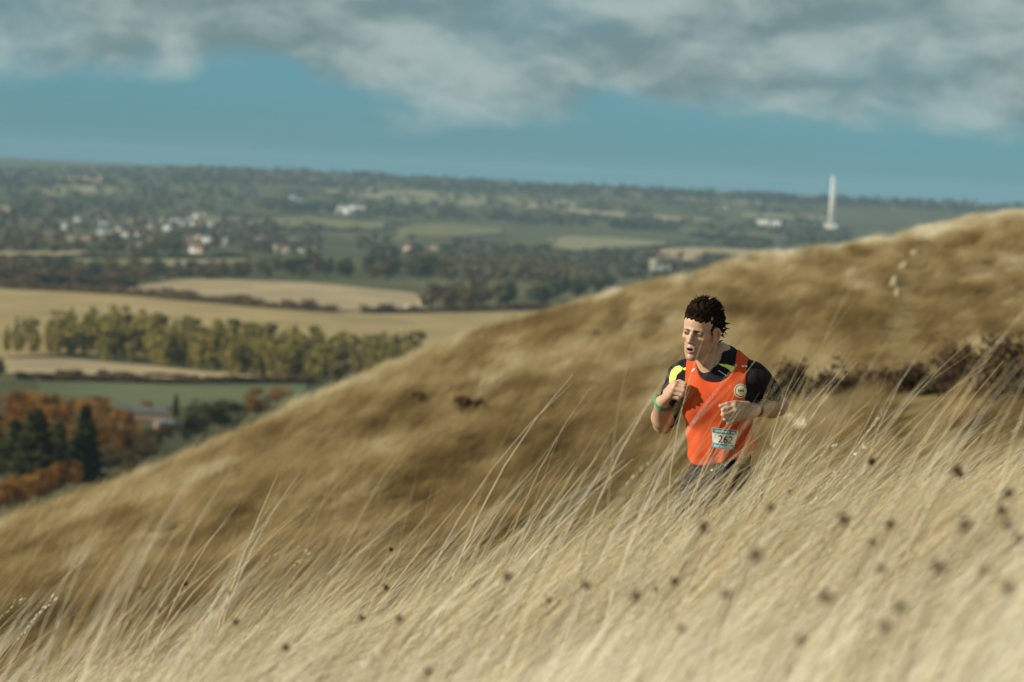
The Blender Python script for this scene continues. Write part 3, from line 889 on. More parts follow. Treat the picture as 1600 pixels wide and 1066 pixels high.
# swept foreground
P = sample_hill(12500, 2.6, 14.6, .20, rg)
P = P[~((P[:, 1] > 13.6) & (np.abs(P[:, 0] - .88) < .42))]          # trodden where the runner comes through
patch = hnoise(P[:, 0] * .55 + P[:, 1] * .25, P[:, 1] * .6, 1.5, 6)
tone = .78 + .46 * (patch - .5) + rg.normal(0, .12, len(P)) + .03 * np.clip(P[:, 0], -2, 2)
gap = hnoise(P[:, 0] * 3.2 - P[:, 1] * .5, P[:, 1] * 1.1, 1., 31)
tone = np.where((P[:, 1] > 9.6) & (gap < .40), tone * .30, tone)              # gaps between the clumps: painted shade mixed with dead brown undergrowth
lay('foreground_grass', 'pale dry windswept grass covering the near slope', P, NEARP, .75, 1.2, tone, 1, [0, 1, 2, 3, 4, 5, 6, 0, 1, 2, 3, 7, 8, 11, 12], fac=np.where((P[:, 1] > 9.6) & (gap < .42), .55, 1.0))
# taller clumps with gaps between them along the brow
P = sample_hill(1700, 8.0, 14.4, .20, rg, lambda x, y: (hnoise(x * 3.2 - y * .5, y * 1.1, 1., 31) > .55).astype(float))
P = P[~((P[:, 1] > 13.6) & (np.abs(P[:, 0] - .88) < .42))]
Q = sample_hill(60000, 10.6, 12.9, .20, rg)
Q = Q[(Q[:, 0] > .25) & (Q[:, 0] < 1.15)][:110]                         # thick clump below the runner
P = np.concatenate([P, Q])
lay('tall_grass', 'taller straw grass clumps bent over along the brow', P, NEARP, .95, 1.45,   .64 + rg.normal(0, .12, len(P)), 2, [7, 8, 9, 10, 11, 12, 13])
P = sample_hill(620, 7.0, 14.4, .20, rg)
lay('seed_grass', 'tall flowering grass stalks with seed heads bent by the wind', P, STALKP, .7, 1.12, .80 + rg.normal(0, .12, len(P)), 3, None, .12, .3)  # high tone: the heads' catch of sun is put into their colour
# the hollow behind the brow
P = sample_hill(7000, 14.6, 40, .20, rg)
P = P[~((P[:, 1] < 16.2) & (np.abs(P[:, 0] - .9) < .45))]
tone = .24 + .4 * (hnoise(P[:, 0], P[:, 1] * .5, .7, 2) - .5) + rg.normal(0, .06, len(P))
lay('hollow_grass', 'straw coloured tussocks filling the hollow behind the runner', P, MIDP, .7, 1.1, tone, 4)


# the far flank
def flank_tone(P):
    q = topx(P)
    streak = .42 * hnoise((P[:, 0] - .067 * P[:, 1]) * 2.6, P[:, 1] * .12, 1., 12) + .58 * hnoise((P[:, 0] - .067 * P[:, 1]) * 6.0, P[:, 1] * .36, 1., 15)
    big = hnoise(P[:, 0] * .35, P[:, 1] * .09, 1., 13)
    t = .355 + .74 * (streak - .5) + .22 * (big - .5)
    t += .12 * np.clip((-2 - P[:, 0]) / 6, 0, 1)                           # paler on the dry lower shoulder
    t += .22 * np.clip((P[:, 1] - 104 - P[:, 0] * .35) / 8, 0, 1)          # pale dry crest of the down
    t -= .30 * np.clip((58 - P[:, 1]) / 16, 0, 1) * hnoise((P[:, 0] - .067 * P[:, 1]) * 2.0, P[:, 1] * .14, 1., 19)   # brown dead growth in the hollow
    rim = np.interp(P[:, 0] / (P[:, 1] + 8), UK, ys)
    t += .14 * np.clip((P[:, 1] / rim - .93) / .06, 0, 1)
    return t


P = sample_hill(46000, 36, 150, .175, rg)
rim = np.interp(P[:, 0] / (P[:, 1] + 8), UK, ys)
P = P[P[:, 1] < rim * 1.12]
# trodden path climbing the flank: short turf
pathx = np.interp(P[:, 1], [40, 70, 100, 112], [4.6, 7.0, 10.1, 12.0])
off = np.abs(P[:, 0] - pathx) < .40
P = P[~off]
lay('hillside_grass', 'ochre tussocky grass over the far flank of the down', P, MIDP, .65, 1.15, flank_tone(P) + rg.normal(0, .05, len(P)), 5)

# dried flower heads standing in the near grass, each one a thing
SEEDH = leafy('dried_head', [(.2, (.09, .056, .034)), (.5, (.17, .105, .06)), (.8, (.26, .17, .10))], 60, 0.05, .3)
STEM = leafy('dried_stem', [(.2, (.14, .10, .05)), (.8, (.24, .18, .10))], 20, 0.1, .2)
heads = []
for k in range(3):
    C = g.normal(size=(90, 3)); C /= np.linalg.norm(C, axis=1)[:, None]
    C[:, 2] *= 1.15
    V, Fc = leaf_quads(C * .0050 * g.uniform(.5, 1.1, (90, 1)), .004, g)
    lean = g.uniform(.10, .20)
    sv, sf = tube([(0, 0, -.03), (lean * .35, 0, .22), (lean, 0, .42)], [.0016, .0013, .001], 5)
    heads.append((mesh_obj('seed_head', V + np.array([lean, 0, .42]), Fc, SEEDH, link=False).data, mesh_obj('stem', sv, sf, STEM, link=False).data))
KN = [(1228, 787), (1378, 852), (1488, 872), (1342, 808), (1118, 950), (1390, 1000), (1342, 1020), (1556, 924), (1285, 966), (1138, 1034), (1272, 998), (1502, 870),
      (1455, 852), (1220, 888), (1500, 916), (1570, 1006), (1430, 1028), (1075, 1020), (1555, 892), (884, 944), (988, 905), (489, 926), (235, 998), (310, 1043), (285, 1022),
      (260, 1010), (516, 1001), (35, 1026), (464, 930), (246, 980), (760, 1000), (640, 1014), (845, 985), (1190, 712), (620, 905), (905, 1035), (1030, 930), (700, 1045),
      (1200, 1050), (1480, 760), (1530, 975), (1000, 1000), (420, 1050), (140, 1045), (560, 955), (1420, 930), (370, 975), (1310, 905)]
for k, (px, py) in enumerate(KN):
    # the head floats at the grass tops: find the slope distance whose ground + 0.33 m lies on this sight line
    yy = np.linspace(3.2, 13, 80); q = at(px, py, yy)
    gz = ground_z(q[:, 0], q[:, 1]) + .34
    j = int(np.argmin(np.abs(q[:, 2] - gz)))
    sc = g.uniform(.8, 1.25)
    hd, st = heads[k % 3]
    e = empty('dried_knapweed', (q[j, 0] - .13 * sc, q[j, 1], ground_z(q[j, 0] - .13 * sc, q[j, 1])), g.normal(0, .3), sc)
    for nm, me in (('seed_head', hd), ('stem', st)):
        o = bpy.data.objects.new(nm, me); COL.objects.link(o); o.parent = e
    tag(e, 'dried knapweed stem with a dark brown round head in the pale grass', 'plant', 'dried knapweed in the near grass')

# bushes and chalk on the flank
CHALKT = plain('chalk_trodden', (.34, .29, .18), .95, .25, 2.5, bump=.5)
BUSH = leafy('bush_dark', [(.25, (.045, .032, .022)), (.5, (.095, .066, .037)), (.75, (.16, .11, .055))], 2.2, .15, .35)
BUSHR = leafy('bush_rust', [(.25, (.065, .044, .030)), (.5, (.135, .088, .052)), (.75, (.22, .15, .08))], 2.2, .15, .35)


def bush(px, base, wpx, hpx, y, mat, label, seed, name='bramble_bush'):
    r = np.random.default_rng(seed)
    b = at(px, base, y); z = ground_z(b[0], b[1])
    w, h = wpx * y / F, hpx * y / F
    nl = 16
    Cc = np.stack([r.uniform(-.5, .5, nl) * w, r.uniform(-.35, .35, nl) * w * .7, r.uniform(.15, .75, nl) * h], -1)
    k = r.integers(0, nl, 1100); d = r.normal(size=(1100, 3)); d /= np.linalg.norm(d, axis=1)[:, None]
    C = Cc[k] + d * np.array([w * .17, w * .15, h * .28]) * r.uniform(.3, 1.25, (1100, 1)); C[:, 2] = np.maximum(C[:, 2], 0)
    V, Fc = leaf_quads(C, .035 * max(1, h), r)
    e = empty(name, (b[0], b[1], z))
    mesh_obj('foliage', V, Fc, mat, e)
    st = []
    for _ in range(5):
        a = r.uniform(-.35, .35) * w; st.append(tube([(0, 0, -.05), (a * .5, r.normal(0, .05), h * .35), (a, r.normal(0, .1), h * .7)], [.02, .014, .005], 5))
    mesh_obj('stem', *join(st), BARK, e)
    tag(e, label, 'bush')


def at_ground(px, py, lo=18, hi=130):
    yy = np.linspace(lo, hi, 300); q = at(px, py, yy)
    gap = q[:, 2] - ground_z(q[:, 0], q[:, 1])
    n_ = np.nonzero(gap < 0)[0]
    return float(yy[n_[0]]) if len(n_) else hi


for i, (px, base, w, h, mt, lab) in enumerate([
        (1262, 625, 92, 66, BUSH, 'dark brown bramble bush just behind the runner by his elbow'),
        (1330, 622, 80, 42, BUSHR, 'reddish brown low bramble right of the bush behind the runner'),
        (1400, 612, 110, 52, BUSHR, 'wide rust brown bramble in the middle of the bush row'),
        (1455, 620, 90, 62, BUSH, 'dark bramble beside the largest bush in the row'),
        (1535, 640, 130, 100, BUSHR, 'largest dark bramble bush with orange leaves behind the bent grass'),
        (1600, 640, 110, 104, BUSH, 'tall dark bramble bush at the outer end of the row'),
        (1500, 600, 60, 50, BUSHR, 'small rusty bramble on top of the largest bush'),
        (735, 650, 44, 30, BUSH, 'small dark bush alone on the grassy flank'),
        (650, 632, 22, 14, BUSH, 'tiny dark bush left of the lone bush on the flank')]):
    bush(px, base, w, h * (1.25 if px > 1480 else .75 if px > 1300 else 1.0), at_ground(px, base), mt, lab, 70 + i)
for i, (px, py, w, h, lab) in enumerate([(1398, 450, 10, 18, 'pale chalk scar halfway up the trodden path'), (1402, 462, 5, 12, 'small chalk patch just below the path scar'), (1411, 420, 8, 10, 'pale chalk patch near the top of the path'),
                                         (1430, 397, 9, 7, 'chalk patch at the top edge of the path'), (1408, 405, 6, 6, 'faint chalk patch under the top edge of the path'),
                                         (1232, 668, 17, 20, 'white chalk boulder in the grass right of the runner'), (1254, 672, 15, 15, 'low white chalk lump beside the boulder right of the runner'), (1290, 640, 13, 18, 'upright chalk lump in front of the dark bramble')]):
    y = at_ground(px, py); b = at(px, py, y)
    lump('chalk_outcrop', (b[0], b[1], ground_z(b[0], b[1]) - .03), (w * y / F, w * y / F, h * y / F * .7 + .08), CHALKN if px < 1390 else CHALKT, 300 + i, lab, 'rock')
# ------------------------------------------------------------------ the runner
def J(px, py, dy=0.0):
    return at(px, py, RUN_Y + dy)


def smin(a, b, k):
    h = np.clip(.5 + .5 * (b - a) / k, 0, 1)
    return b + (a - b) * h - k * h * (1 - h)


def smax(a, b, k): return -smin(-a, -b, k)


def cone(P, a, b, ra, rb):
    a, b = np.asarray(a, float), np.asarray(b, float); d = b - a
    t = np.clip((P - a) @ d / (d @ d), 0, 1)
    return np.linalg.norm(P - a - t[:, None] * d, axis=1) - (ra + (rb - ra) * t)


def ell(P, c, r):
    q = P - np.asarray(c, float); r = np.asarray(r, float)
    k0 = np.linalg.norm(q / r, axis=1); k1 = np.linalg.norm(q / (r * r), axis=1)
    return k0 * (k0 - 1) / np.maximum(k1, 1e-9)


def union(lst, k):
    r = lst[0]
    for d in lst[1:]: r = smin(r, d, k)
    return r


def nets(f, lo, hi, h):
    """skin a signed distance function with one smooth surface (naive surface nets)"""
    lo, hi = np.asarray(lo, float), np.asarray(hi, float)
    n = np.ceil((hi - lo) / h).astype(int) + 1
    ax = [lo[i] + h * np.arange(n[i]) for i in range(3)]
    D = np.empty(n)
    for i in range(0, n[0], 16):
        g_ = np.stack(np.meshgrid(ax[0][i:i + 16], ax[1], ax[2], indexing='ij'), -1)
        D[i:i + 16] = f(g_.reshape(-1, 3)).reshape(g_.shape[:3])
    S = D < 0
    c = [(i, j, k) for i in (0, 1) for j in (0, 1) for k in (0, 1)]
    sl = lambda A, o: A[o[0]:n[0] - 1 + o[0], o[1]:n[1] - 1 + o[1], o[2]:n[2] - 1 + o[2]]
    cnt = sum(sl(S, o).astype(np.int8) for o in c)
    M = (cnt > 0) & (cnt < 8)
    I, Jx, K = np.nonzero(M)
    idx = np.full(M.shape, -1, np.int64); idx[I, Jx, K] = np.arange(len(I))
    base = np.stack([I, Jx, K], -1)
    acc = np.zeros((len(I), 3)); num = np.zeros(len(I))
    for a in range(8):
        for b in range(a + 1, 8):
            oa, ob = np.array(c[a]), np.array(c[b])
            if np.abs(oa - ob).sum() != 1: continue
            da = D[tuple((base + oa).T)]; db = D[tuple((base + ob).T)]
            m = (da < 0) != (db < 0)
            t = np.where(m, da / np.where(da - db == 0, 1, da - db), 0)
            acc += np.where(m[:, None], oa + (ob - oa) * t[:, None], 0); num += m
    V = lo + h * (base + acc / np.maximum(num, 1)[:, None])
    Fc = []
    for d in range(3):
        u, v = (d + 1) % 3, (d + 2) % 3
        o = [0, 0, 0]; o[d] = 1
        A = S[tuple(slice(0, n[q] - 1) if q == d else slice(1, n[q] - 1) for q in range(3))]
        B = S[tuple(slice(1, n[q]) if q == d else slice(1, n[q] - 1) for q in range(3))]
        e_ = np.argwhere(A != B)
        if not len(e_): continue
        p = e_.copy(); p[:, u] += 1; p[:, v] += 1
        ins = A[tuple(e_.T)]
        def cell(du, dv):
            q = p.copy(); q[:, u] -= du; q[:, v] -= dv
            return idx[tuple(q.T)]
        Q = np.stack([cell(1, 1), cell(0, 1), cell(0, 0), cell(1, 0)], -1)
        Q[~ins] = Q[~ins][:, ::-1]
        Fc.append(Q)
    return V, np.concatenate(Fc)


def bounds(pts, r): P = np.array(pts); return P.min(0) - r, P.max(0) + r


def frame(fwd, up):
    fwd, up = np.asarray(fwd, float), np.asarray(up, float)
    up = up / np.linalg.norm(up); f = fwd - up * (fwd @ up); f /= np.linalg.norm(f)
    return np.stack([np.cross(up, f), f, up], 0) * np.array([[1.], [1.], [1.]])      # rows: left?, forward, up


# body joints
NECK, HIP = J(1121, 573, -.05), J(1129, 772, .10)
TU = NECK - HIP; TLEN = np.linalg.norm(TU)
yaw = math.radians(13)
TR = frame((-math.sin(yaw), -math.cos(yaw), 0), TU)          # torso rows: left, forward, up
if TR[0, 0] < 0: TR[0] *= -1
tl = lambda P: (P - NECK) @ TR.T
tw = lambda q: NECK + np.asarray(q, float) @ TR
SHR, SHL = tw((-.150, -.012, -.050)), tw((.152, -.012, -.050))
ELR, WRR = J(1036, 662, .18), J(1034, 629, -.055)
ELL_, WRL = J(1216, 634, .13), J(1177, 640, -.10)


def torso_sdf(P, fold=False):
    q = tl(P)
    d = union([ell(q, (0, .0, -.15), (.125, .101, .18)), cone(q, (-.128, -.012, -.048), (.128, -.012, -.048), .044, .044),
               ell(q, (0, .0, -.33), (.112, .088, .16)), ell(q, (0, -.005, TLEN * -.95), (.112, .096, .12)),
               ell(q, (-.06, .055, -.12), (.07, .045, .07)), ell(q, (.06, .055, -.12), (.07, .045, .07))], .05)
    d = union([d, cone(q, (0, -.02, .03), (-.12, -.018, -.03), .055, .036), cone(q, (0, -.02, .03), (.12, -.018, -.03), .055, .036)], .035)
    return d


def arm_sdf(P, s, e, w):
    b = e + (w - e) * .28
    return union([cone(P, s, s + (e - s) * .45, .044, .043), cone(P, s + (e - s) * .45, e, .043, .036), cone(P, e, b, .038, .043), cone(P, b, w, .042, .0265)], .018)


# ---- hands: joint chains, one per finger
HAND_R = [[(1056, 600.5, -0.125), (1069, 604, -0.137), (1067, 607, -0.100), (1060, 606, -0.093)],
          [(1053, 607, -0.130), (1068, 611, -0.143), (1065, 613, -0.100), (1057, 612, -0.093)],
          [(1050, 613, -0.125), (1065, 617, -0.137), (1062, 618.5, -0.100), (1055, 617, -0.093)],
          [(1047, 618.5, -0.115), (1060, 622, -0.127), (1058, 623, -0.095), (1052, 622, -0.091)]]
THUMB_R = [(1042, 613, -0.085), (1052, 599, -0.097), (1062, 597, -0.117), (1071, 599.5, -0.130)]
HAND_L = [[(1147, 634.5, -.20), (1130, 641, -.22), (1133, 644.5, -.178), (1142, 645, -.168)],
          [(1149, 641.5, -.205), (1130, 648, -.222), (1135, 651, -.175), (1144, 651, -.165)],
          [(1151, 648, -.20), (1133, 654.8, -.212), (1138, 657, -.168), (1146, 656.5, -.16)],
          [(1153, 654, -.19), (1138, 660.5, -.197), (1142, 662, -.162), (1149, 660.5, -.155)]]
THUMB_L = [(1168, 633, -.15), (1148, 630, -.185), (1136, 632, -.205), (1125.5, 634.5, -.21)]


def hand_sdf(P, wrist, hand, thumb):
    H = [[J(*p) for p in ch] for ch in hand]; T = [J(*p) for p in thumb]
    palm = union([cone(P, wrist, ch[0], .017, .0125) for ch in H] + [cone(P, H[0][0], H[3][0], .0105, .0095), cone(P, (wrist + H[0][0]) / 2, (wrist + H[3][0]) / 2, .016, .014)], .010)
    out_ = palm
    for ch, r in zip(H, (.0092, .0095, .009, .0078)):
        fing = union([cone(P, ch[0], ch[1], r * 1.08, r), cone(P, ch[1], ch[2], r, r * .92), cone(P, ch[2], ch[3], r * .92, r * .8)], .003)
        out_ = smin(out_, fing, .004)
    th = union([cone(P, T[0], T[1], .0155, .0108), cone(P, T[1], T[2], .0105, .0098), cone(P, T[2], T[3], .0098, .0075)], .004)
    return smin(out_, th, .005)


def armhand(s, e, w, hand, thumb):
    f = lambda P: smin(arm_sdf(P, s, e, w), hand_sdf(P, w, hand, thumb), .012)
    pts = [s + (e - s) * .3, e, w] + [J(*p) for ch in hand + [thumb] for p in ch]
    return nets(f, *bounds(pts, .07), .0024)


# ---- head
HS = .90
HO = J(1094.5, 518.5, -.105)
hy, hp, hr = math.radians(27), math.radians(-4), math.radians(-6)
ffw = np.array((-math.sin(hy) * math.cos(hp), -math.cos(hy) * math.cos(hp), math.sin(hp)))
HR = frame(ffw, (0, 0, 1))
HR = frame(ffw, np.cross(ffw, np.cross((0, 0, 1), ffw)))
if HR[0, 0] < 0: HR[0] *= -1
_c, _s = math.cos(hr), math.sin(hr)
HR = np.stack([HR[0] * _c + HR[2] * _s, HR[1], HR[2] * _c - HR[0] * _s])
HV = np.array((.945, 1.0, 1.0))
hl = lambda P: (P - HO) @ HR.T / HS / HV
hw = lambda q: HO + (np.asarray(q, float) * HS * HV) @ HR


def head_local(q):
    m = q.copy(); m[:, 0] = np.abs(m[:, 0])
    d = union([ell(q, (0, -.018, .035), (.0735, .097, .086)), ell(q, (0, .028, -.038), (.056, .060, .078)), ell(q, (0, .045, .045), (.058, .045, .05))], .03)
    d = union([d, cone(m, (.052, -.005, -.062), (.012, .066, -.104), .0165, .0155)], .022)          # jaw
    d = union([d, ell(m, (.044, .050, -.024), (.017, .020, .015))], .022)                            # cheekbones
    d = smin(d, cone(m, (.006, .085, .013), (.040, .073, .016), .009, .0075), .012)                   # brow
    d = smax(d, -ell(m, (.031, .093, -.003), (.019, .018, .013)), .010)                              # sockets
    d = smax(d, -ell(m, (.046, .075, -.062), (.016, .018, .026)), .022)                              # hollow cheeks
    d = smin(d, ell(m, (.0315, .0715, -.001), (.0145, .0125, .0115)), .004)                          # lids
    d = smin(d, cone(q, (0, .083, .010), (0, .107, -.034), .0078, .0098), .009)                      # nose
    d = smin(d, ell(m, (.0115, .093, -.037), (.0085, .011, .0075)), .005)
    d = smax(d, -ell(m, (.0062, .100, -.0455), (.0036, .006, .004)), .002)                           # nostrils
    d = smin(d, ell(q, (0, .074, -.068), (.027, .018, .022)), .012)                                  # muzzle
    d = smin(d, cone(m, (.0, .0905, -.0610), (.019, .0815, -.0660), .0042, .0026), .004)             # upper lip
    d = smin(d, cone(m, (.0, .0890, -.0815), (.017, .0800, -.0765), .0056, .0030), .005)             # lower lip
    d = smax(d, -ell(q, (0, .090, -.0705), (.0165, .016, .0052)), .003)                              # open mouth
    d = smin(d, ell(q, (0, .073, -.106), (.018, .016, .014)), .012)                                  # chin
    me_ = m - np.array((.080, -.006, -.004)); me_ = np.stack([me_[:, 0] * .88 + me_[:, 1] * .47, me_[:, 1] * .88 - me_[:, 0] * .47, me_[:, 2]], -1)
    ear = smax(ell(me_, (0, 0, 0), (.0085, .021, .034)), -ell(me_, (.009, .004, .004), (.009, .012, .020)), .004)
    d = smin(d, ear, .007)
    return d * HS


NB = hl(NECK[None])[0]
NBASE = hl(J(1113, 592, -.055)[None])[0]


def head_sdf(P):
    q = hl(P)
    d = head_local(q)
    m = q.copy()
    n0 = np.array((0, -.035, -.055)); n1 = NBASE
    neck = smin(cone(q, n0, n1, .045, .053), cone(q, (.055, -.045, -.045), NBASE + np.array((.014, .040, .012)), .013, .012), .02)
    neck = smin(neck, cone(q, (-.055, -.045, -.045), NBASE + np.array((-.014, .040, .012)), .013, .012), .02)
    neck = smin(neck, ell(q, NB * .55 + np.array((0, .055, -.055)) * .8, (.012, .014, .016)), .015)
    return smin(d, neck * HS, .022)


SKIN = bpy.data.materials.new('skin'); SKIN.use_nodes = True
_t = SKIN.node_tree; _b = _t.nodes['Principled BSDF']
_a = _t.nodes.new('ShaderNodeAttribute'); _a.attribute_name = 'tint'
_n = _t.nodes.new('ShaderNodeTexNoise'); _n.inputs['Scale'].default_value = 70; _n.inputs['Detail'].default_value = 4
_g = _t.nodes.new('ShaderNodeNewGeometry'); _t.links.new(_g.outputs['Position'], _n.inputs['Vector'])
_m = _t.nodes.new('ShaderNodeMapRange'); _m.inputs['To Min'].default_value = .86; _m.inputs['To Max'].default_value = 1.14
_t.links.new(_n.outputs['Fac'], _m.inputs['Value'])
_x = _t.nodes.new('ShaderNodeMix'); _x.data_type = 'RGBA'; _x.blend_type = 'MULTIPLY'; _x.inputs['Factor'].default_value = 1
_t.links.new(_a.outputs['Color'], _x.inputs[6]); _t.links.new(_m.outputs[0], _x.inputs[7]); _t.links.new(_x.outputs[2], _b.inputs['Base Color'])
_b.inputs['Roughness'].default_value = .45; _b.inputs['Specular IOR Level'].default_value = .45
_b.inputs['Subsurface Weight'].default_value = .12; _b.inputs['Subsurface Radius'].default_value = (.012, .004, .002)


def fabric(name, col, rough, var, scale, bump=.25, weave=900):
    m, t, b = new_mat(name)
    b.inputs['Roughness'].default_value = rough; b.inputs['Specular IOR Level'].default_value = .25
    b.inputs['Sheen Weight'].default_value = .0
    g_ = t.nodes.new('ShaderNodeNewGeometry')
    n = t.nodes.new('ShaderNodeTexNoise'); n.inputs['Scale'].default_value = scale; n.inputs['Detail'].default_value = 5
    w = t.nodes.new('ShaderNodeTexNoise'); w.inputs['Scale'].default_value = weave; w.inputs['Detail'].default_value = 2
    for q in (n, w): t.links.new(g_.outputs['Position'], q.inputs['Vector'])
    r = t.nodes.new('ShaderNodeValToRGB')
    r.color_ramp.elements[0].position = .3; r.color_ramp.elements[0].color = (*[c * (1 - var) for c in col], 1)
    r.color_ramp.elements[1].position = .7; r.color_ramp.elements[1].color = (*[min(1, c * (1 + var)) for c in col], 1)
    t.links.new(n.outputs['Fac'], r.inputs[0]); t.links.new(r.outputs[0], b.inputs['Base Color'])
    bp = t.nodes.new('ShaderNodeBump'); bp.inputs['Strength'].default_value = bump; bp.inputs['Distance'].default_value = .001
    t.links.new(w.outputs['Fac'], bp.inputs['Height']); t.links.new(bp.outputs[0], b.inputs['Normal'])
    return m


VESTM = fabric('vest_orange', (.56, .072, .014), .85, .14, 9)
SHIRTM = fabric('shirt_black', (.007, .0062, .0085), .85, .2, 12)
SHORTM = fabric('shorts_black', (.006, .006, .010), .9, .2, 12)
LIMEM = plain('lime_panel', (.62, .80, .13), .7)
HAIRM = leafy('hair', [(.25, (.009, .0065, .005)), (.5, (.026, .017, .012)), (.8, (.07, .046, .031))], 160, 0, .1)
WHITEM = plain('print_white', (.85, .85, .83), .6)
BIBM = plain('bib_paper', (.82, .83, .82), .5, .03, 20)
TEALM = plain('bib_teal', (.012, .34, .44), .5, .06, 30)
INKM = plain('ink_dark', (.03, .028, .02), .6)
CREAMM = plain('badge_cream', (.66, .60, .42), .7, .08, 120)
RUBBERM = plain('rubber_black', (.012, .012, .014), .45)
GREENM = plain('band_green', (.02, .32, .15), .4)

person = empty('person', (float(HIP[0]), float(HIP[1]), ground_z(HIP[0], HIP[1])))
tag(person, 'dark haired runner in an orange vest over a black shirt wearing race number 262', 'person')


def child(name, V, Fc, mat, parent=person, smooth=True):
    o = mesh_obj(name, np.asarray(V, float) - np.array(person.location) if parent is person else np.asarray(V, float) - np.array(person.location), Fc, mat, None, smooth)
    o.parent = parent
    return o


# legs: right foot on the ground, left leg swinging behind
gz_ = ground_z(HIP[0], HIP[1])
HJR, HJL = HIP - TR[0] * .085, HIP + TR[0] * .085
fh = np.array((TR[1][0], TR[1][1], 0)); fh /= np.linalg.norm(fh)
drop = HIP[2] - gz_
KNR = HJR + fh * .20 + np.array((0, 0, -drop * .46)); ANR = HJR + fh * .12; ANR[2] = ground_z(ANR[0], ANR[1]) + .085
KNL = HJL - fh * .10 + np.array((0, 0, -drop * .44)); ANL = KNL - fh * .36 + np.array((0, 0, -.12))


def legs_sdf(P):
    r = []
    for h_, k_, a_ in ((HJR, KNR, ANR), (HJL, KNL, ANL)):
        cf = k_ + (a_ - k_) * .3
        r.append(union([cone(P, h_, k_, .082, .053), cone(P, k_, cf, .052, .055), cone(P, cf, a_, .053, .034)], .02))
    return np.minimum(r[0], r[1])


VT, FT = nets(lambda P: smin(torso_sdf(P), legs_sdf(P), .04), *bounds([NECK, HIP, SHR, SHL, KNR, ANR, KNL, ANL], .16), .011)
VH, FH = nets(head_sdf, *bounds([hw((-.08, -.12, -.12)), hw((.09, .12, .13)), hw((.09, -.12, .13)), hw((-.09, .12, -.12)), NECK - TR[2] * .05], .025), .0019)
VR, FR_ = armhand(SHR, ELR, WRR, HAND_R, THUMB_R)
VL, FL = armhand(SHL, ELL_, WRL, HAND_L, THUMB_L)
VB, FB = stack([(VT, FT), (VH, FH), (VR, FR_), (VL, FL)])
body = child('body', VB, FB, SKIN)
# skin tints (lips, brows, stubble, flushed cheeks), plus shade painted into eye sockets and ear hollows
tint_c = np.tile(np.array((.455, .282, .192)), (len(VB), 1))
hs = slice(len(VT), len(VT) + len(VH))
q = hl(VH); m = q.copy(); m[:, 0] = np.abs(m[:, 0])
hc = tint_c[hs].copy()


def paint(w, col):
    global hc
    w = np.clip(w, 0, 1)[:, None]; hc = hc * (1 - w) + np.array(col) * w


sm = lambda d, a, b: np.clip((b - d) / (b - a), 0, 1)
paint(.22 * sm(ell(m, (.045, .06, -.03), (.025, .03, .02)), 0, .015), (.56, .28, .19))
paint(.55 * sm(ell(m, (.082, -.012, -.004), (.016, .022, .036)), 0, .006), (.56, .24, .17))
paint(.58 * sm(union([cone(m, (.055, .0, -.06), (.012, .07, -.106), .012, .015), ell(m, (0, .09, -.072), (.028, .02, .026))], .02), 0, .010) * (m[:, 2] < -.035), (.24, .165, .13))
paint(.7 * sm(ell(m, (.090, -.002, .0), (.008, .010, .018)), 0, .004), (.30, .12, .085))  # ear hollow darkened in the tint, standing for its shade
paint(.30 * sm(ell(q, (0, .105, -.035), (.014, .014, .014)), 0, .01), (.60, .27, .19))
paint(.92 * sm(cone(m, (.011, .090, .0115), (.043, .072, .0165), .0058, .0042), 0, .0026), (.022, .016, .013))
paint(.8 * sm(ell(m, (.031, .080, -.0015), (.019, .02, .0075)), 0, .005), (.16, .09, .065))  # shadow under the brows painted round the eyes
paint(.85 * sm(cone(m, (.0, .0925, -.0615), (.018, .083, -.0660), .0036, .0026), 0, .002), (.42, .145, .115))
paint(.85 * sm(cone(m, (.0, .0915, -.0815), (.016, .082, -.0768), .0050, .0034), 0, .002), (.46, .165, .13))
paint(sm(ell(q, (0, .086, -.0705), (.0160, .014, .0054)), 0, .0016), (.045, .012, .012))
tint_c[hs] = hc
ca = body.data.color_attributes.new('tint', 'FLOAT_COLOR', 'POINT')
ca.data.foreach_set('color', np.concatenate([tint_c, np.ones((len(VB), 1))], 1).astype(np.float32).ravel())

# eyes
EYEW = plain('eye_white', (.30, .27, .24), .25); IRIS = plain('iris', (.035, .022, .015), .2)
for sx in (-1, 1):
    def ball(c, r, nu=16, nv=10):
        V = [hw((c[0] + r[0] * math.sin(math.pi * i / nv) * math.cos(2 * math.pi * j / nu), c[1] + r[1] * math.sin(math.pi * i / nv) * math.sin(2 * math.pi * j / nu), c[2] + r[2] * math.cos(math.pi * i / nv))) for i in range(nv + 1) for j in range(nu)]
        return V, [(i * nu + j, i * nu + (j + 1) % nu, (i + 1) * nu + (j + 1) % nu, (i + 1) * nu + j) for i in range(nv) for j in range(nu)]
    v, f_ = ball((sx * .0315, .0775, -.0005), (.0112, .0082, .0036)); eo = child('eye', v, f_, EYEW)
    v, f_ = ball((sx * .0315 - .0015, .0825, -.0003), (.0056, .0044, .0038)); child('iris', v, f_, IRIS, eo)

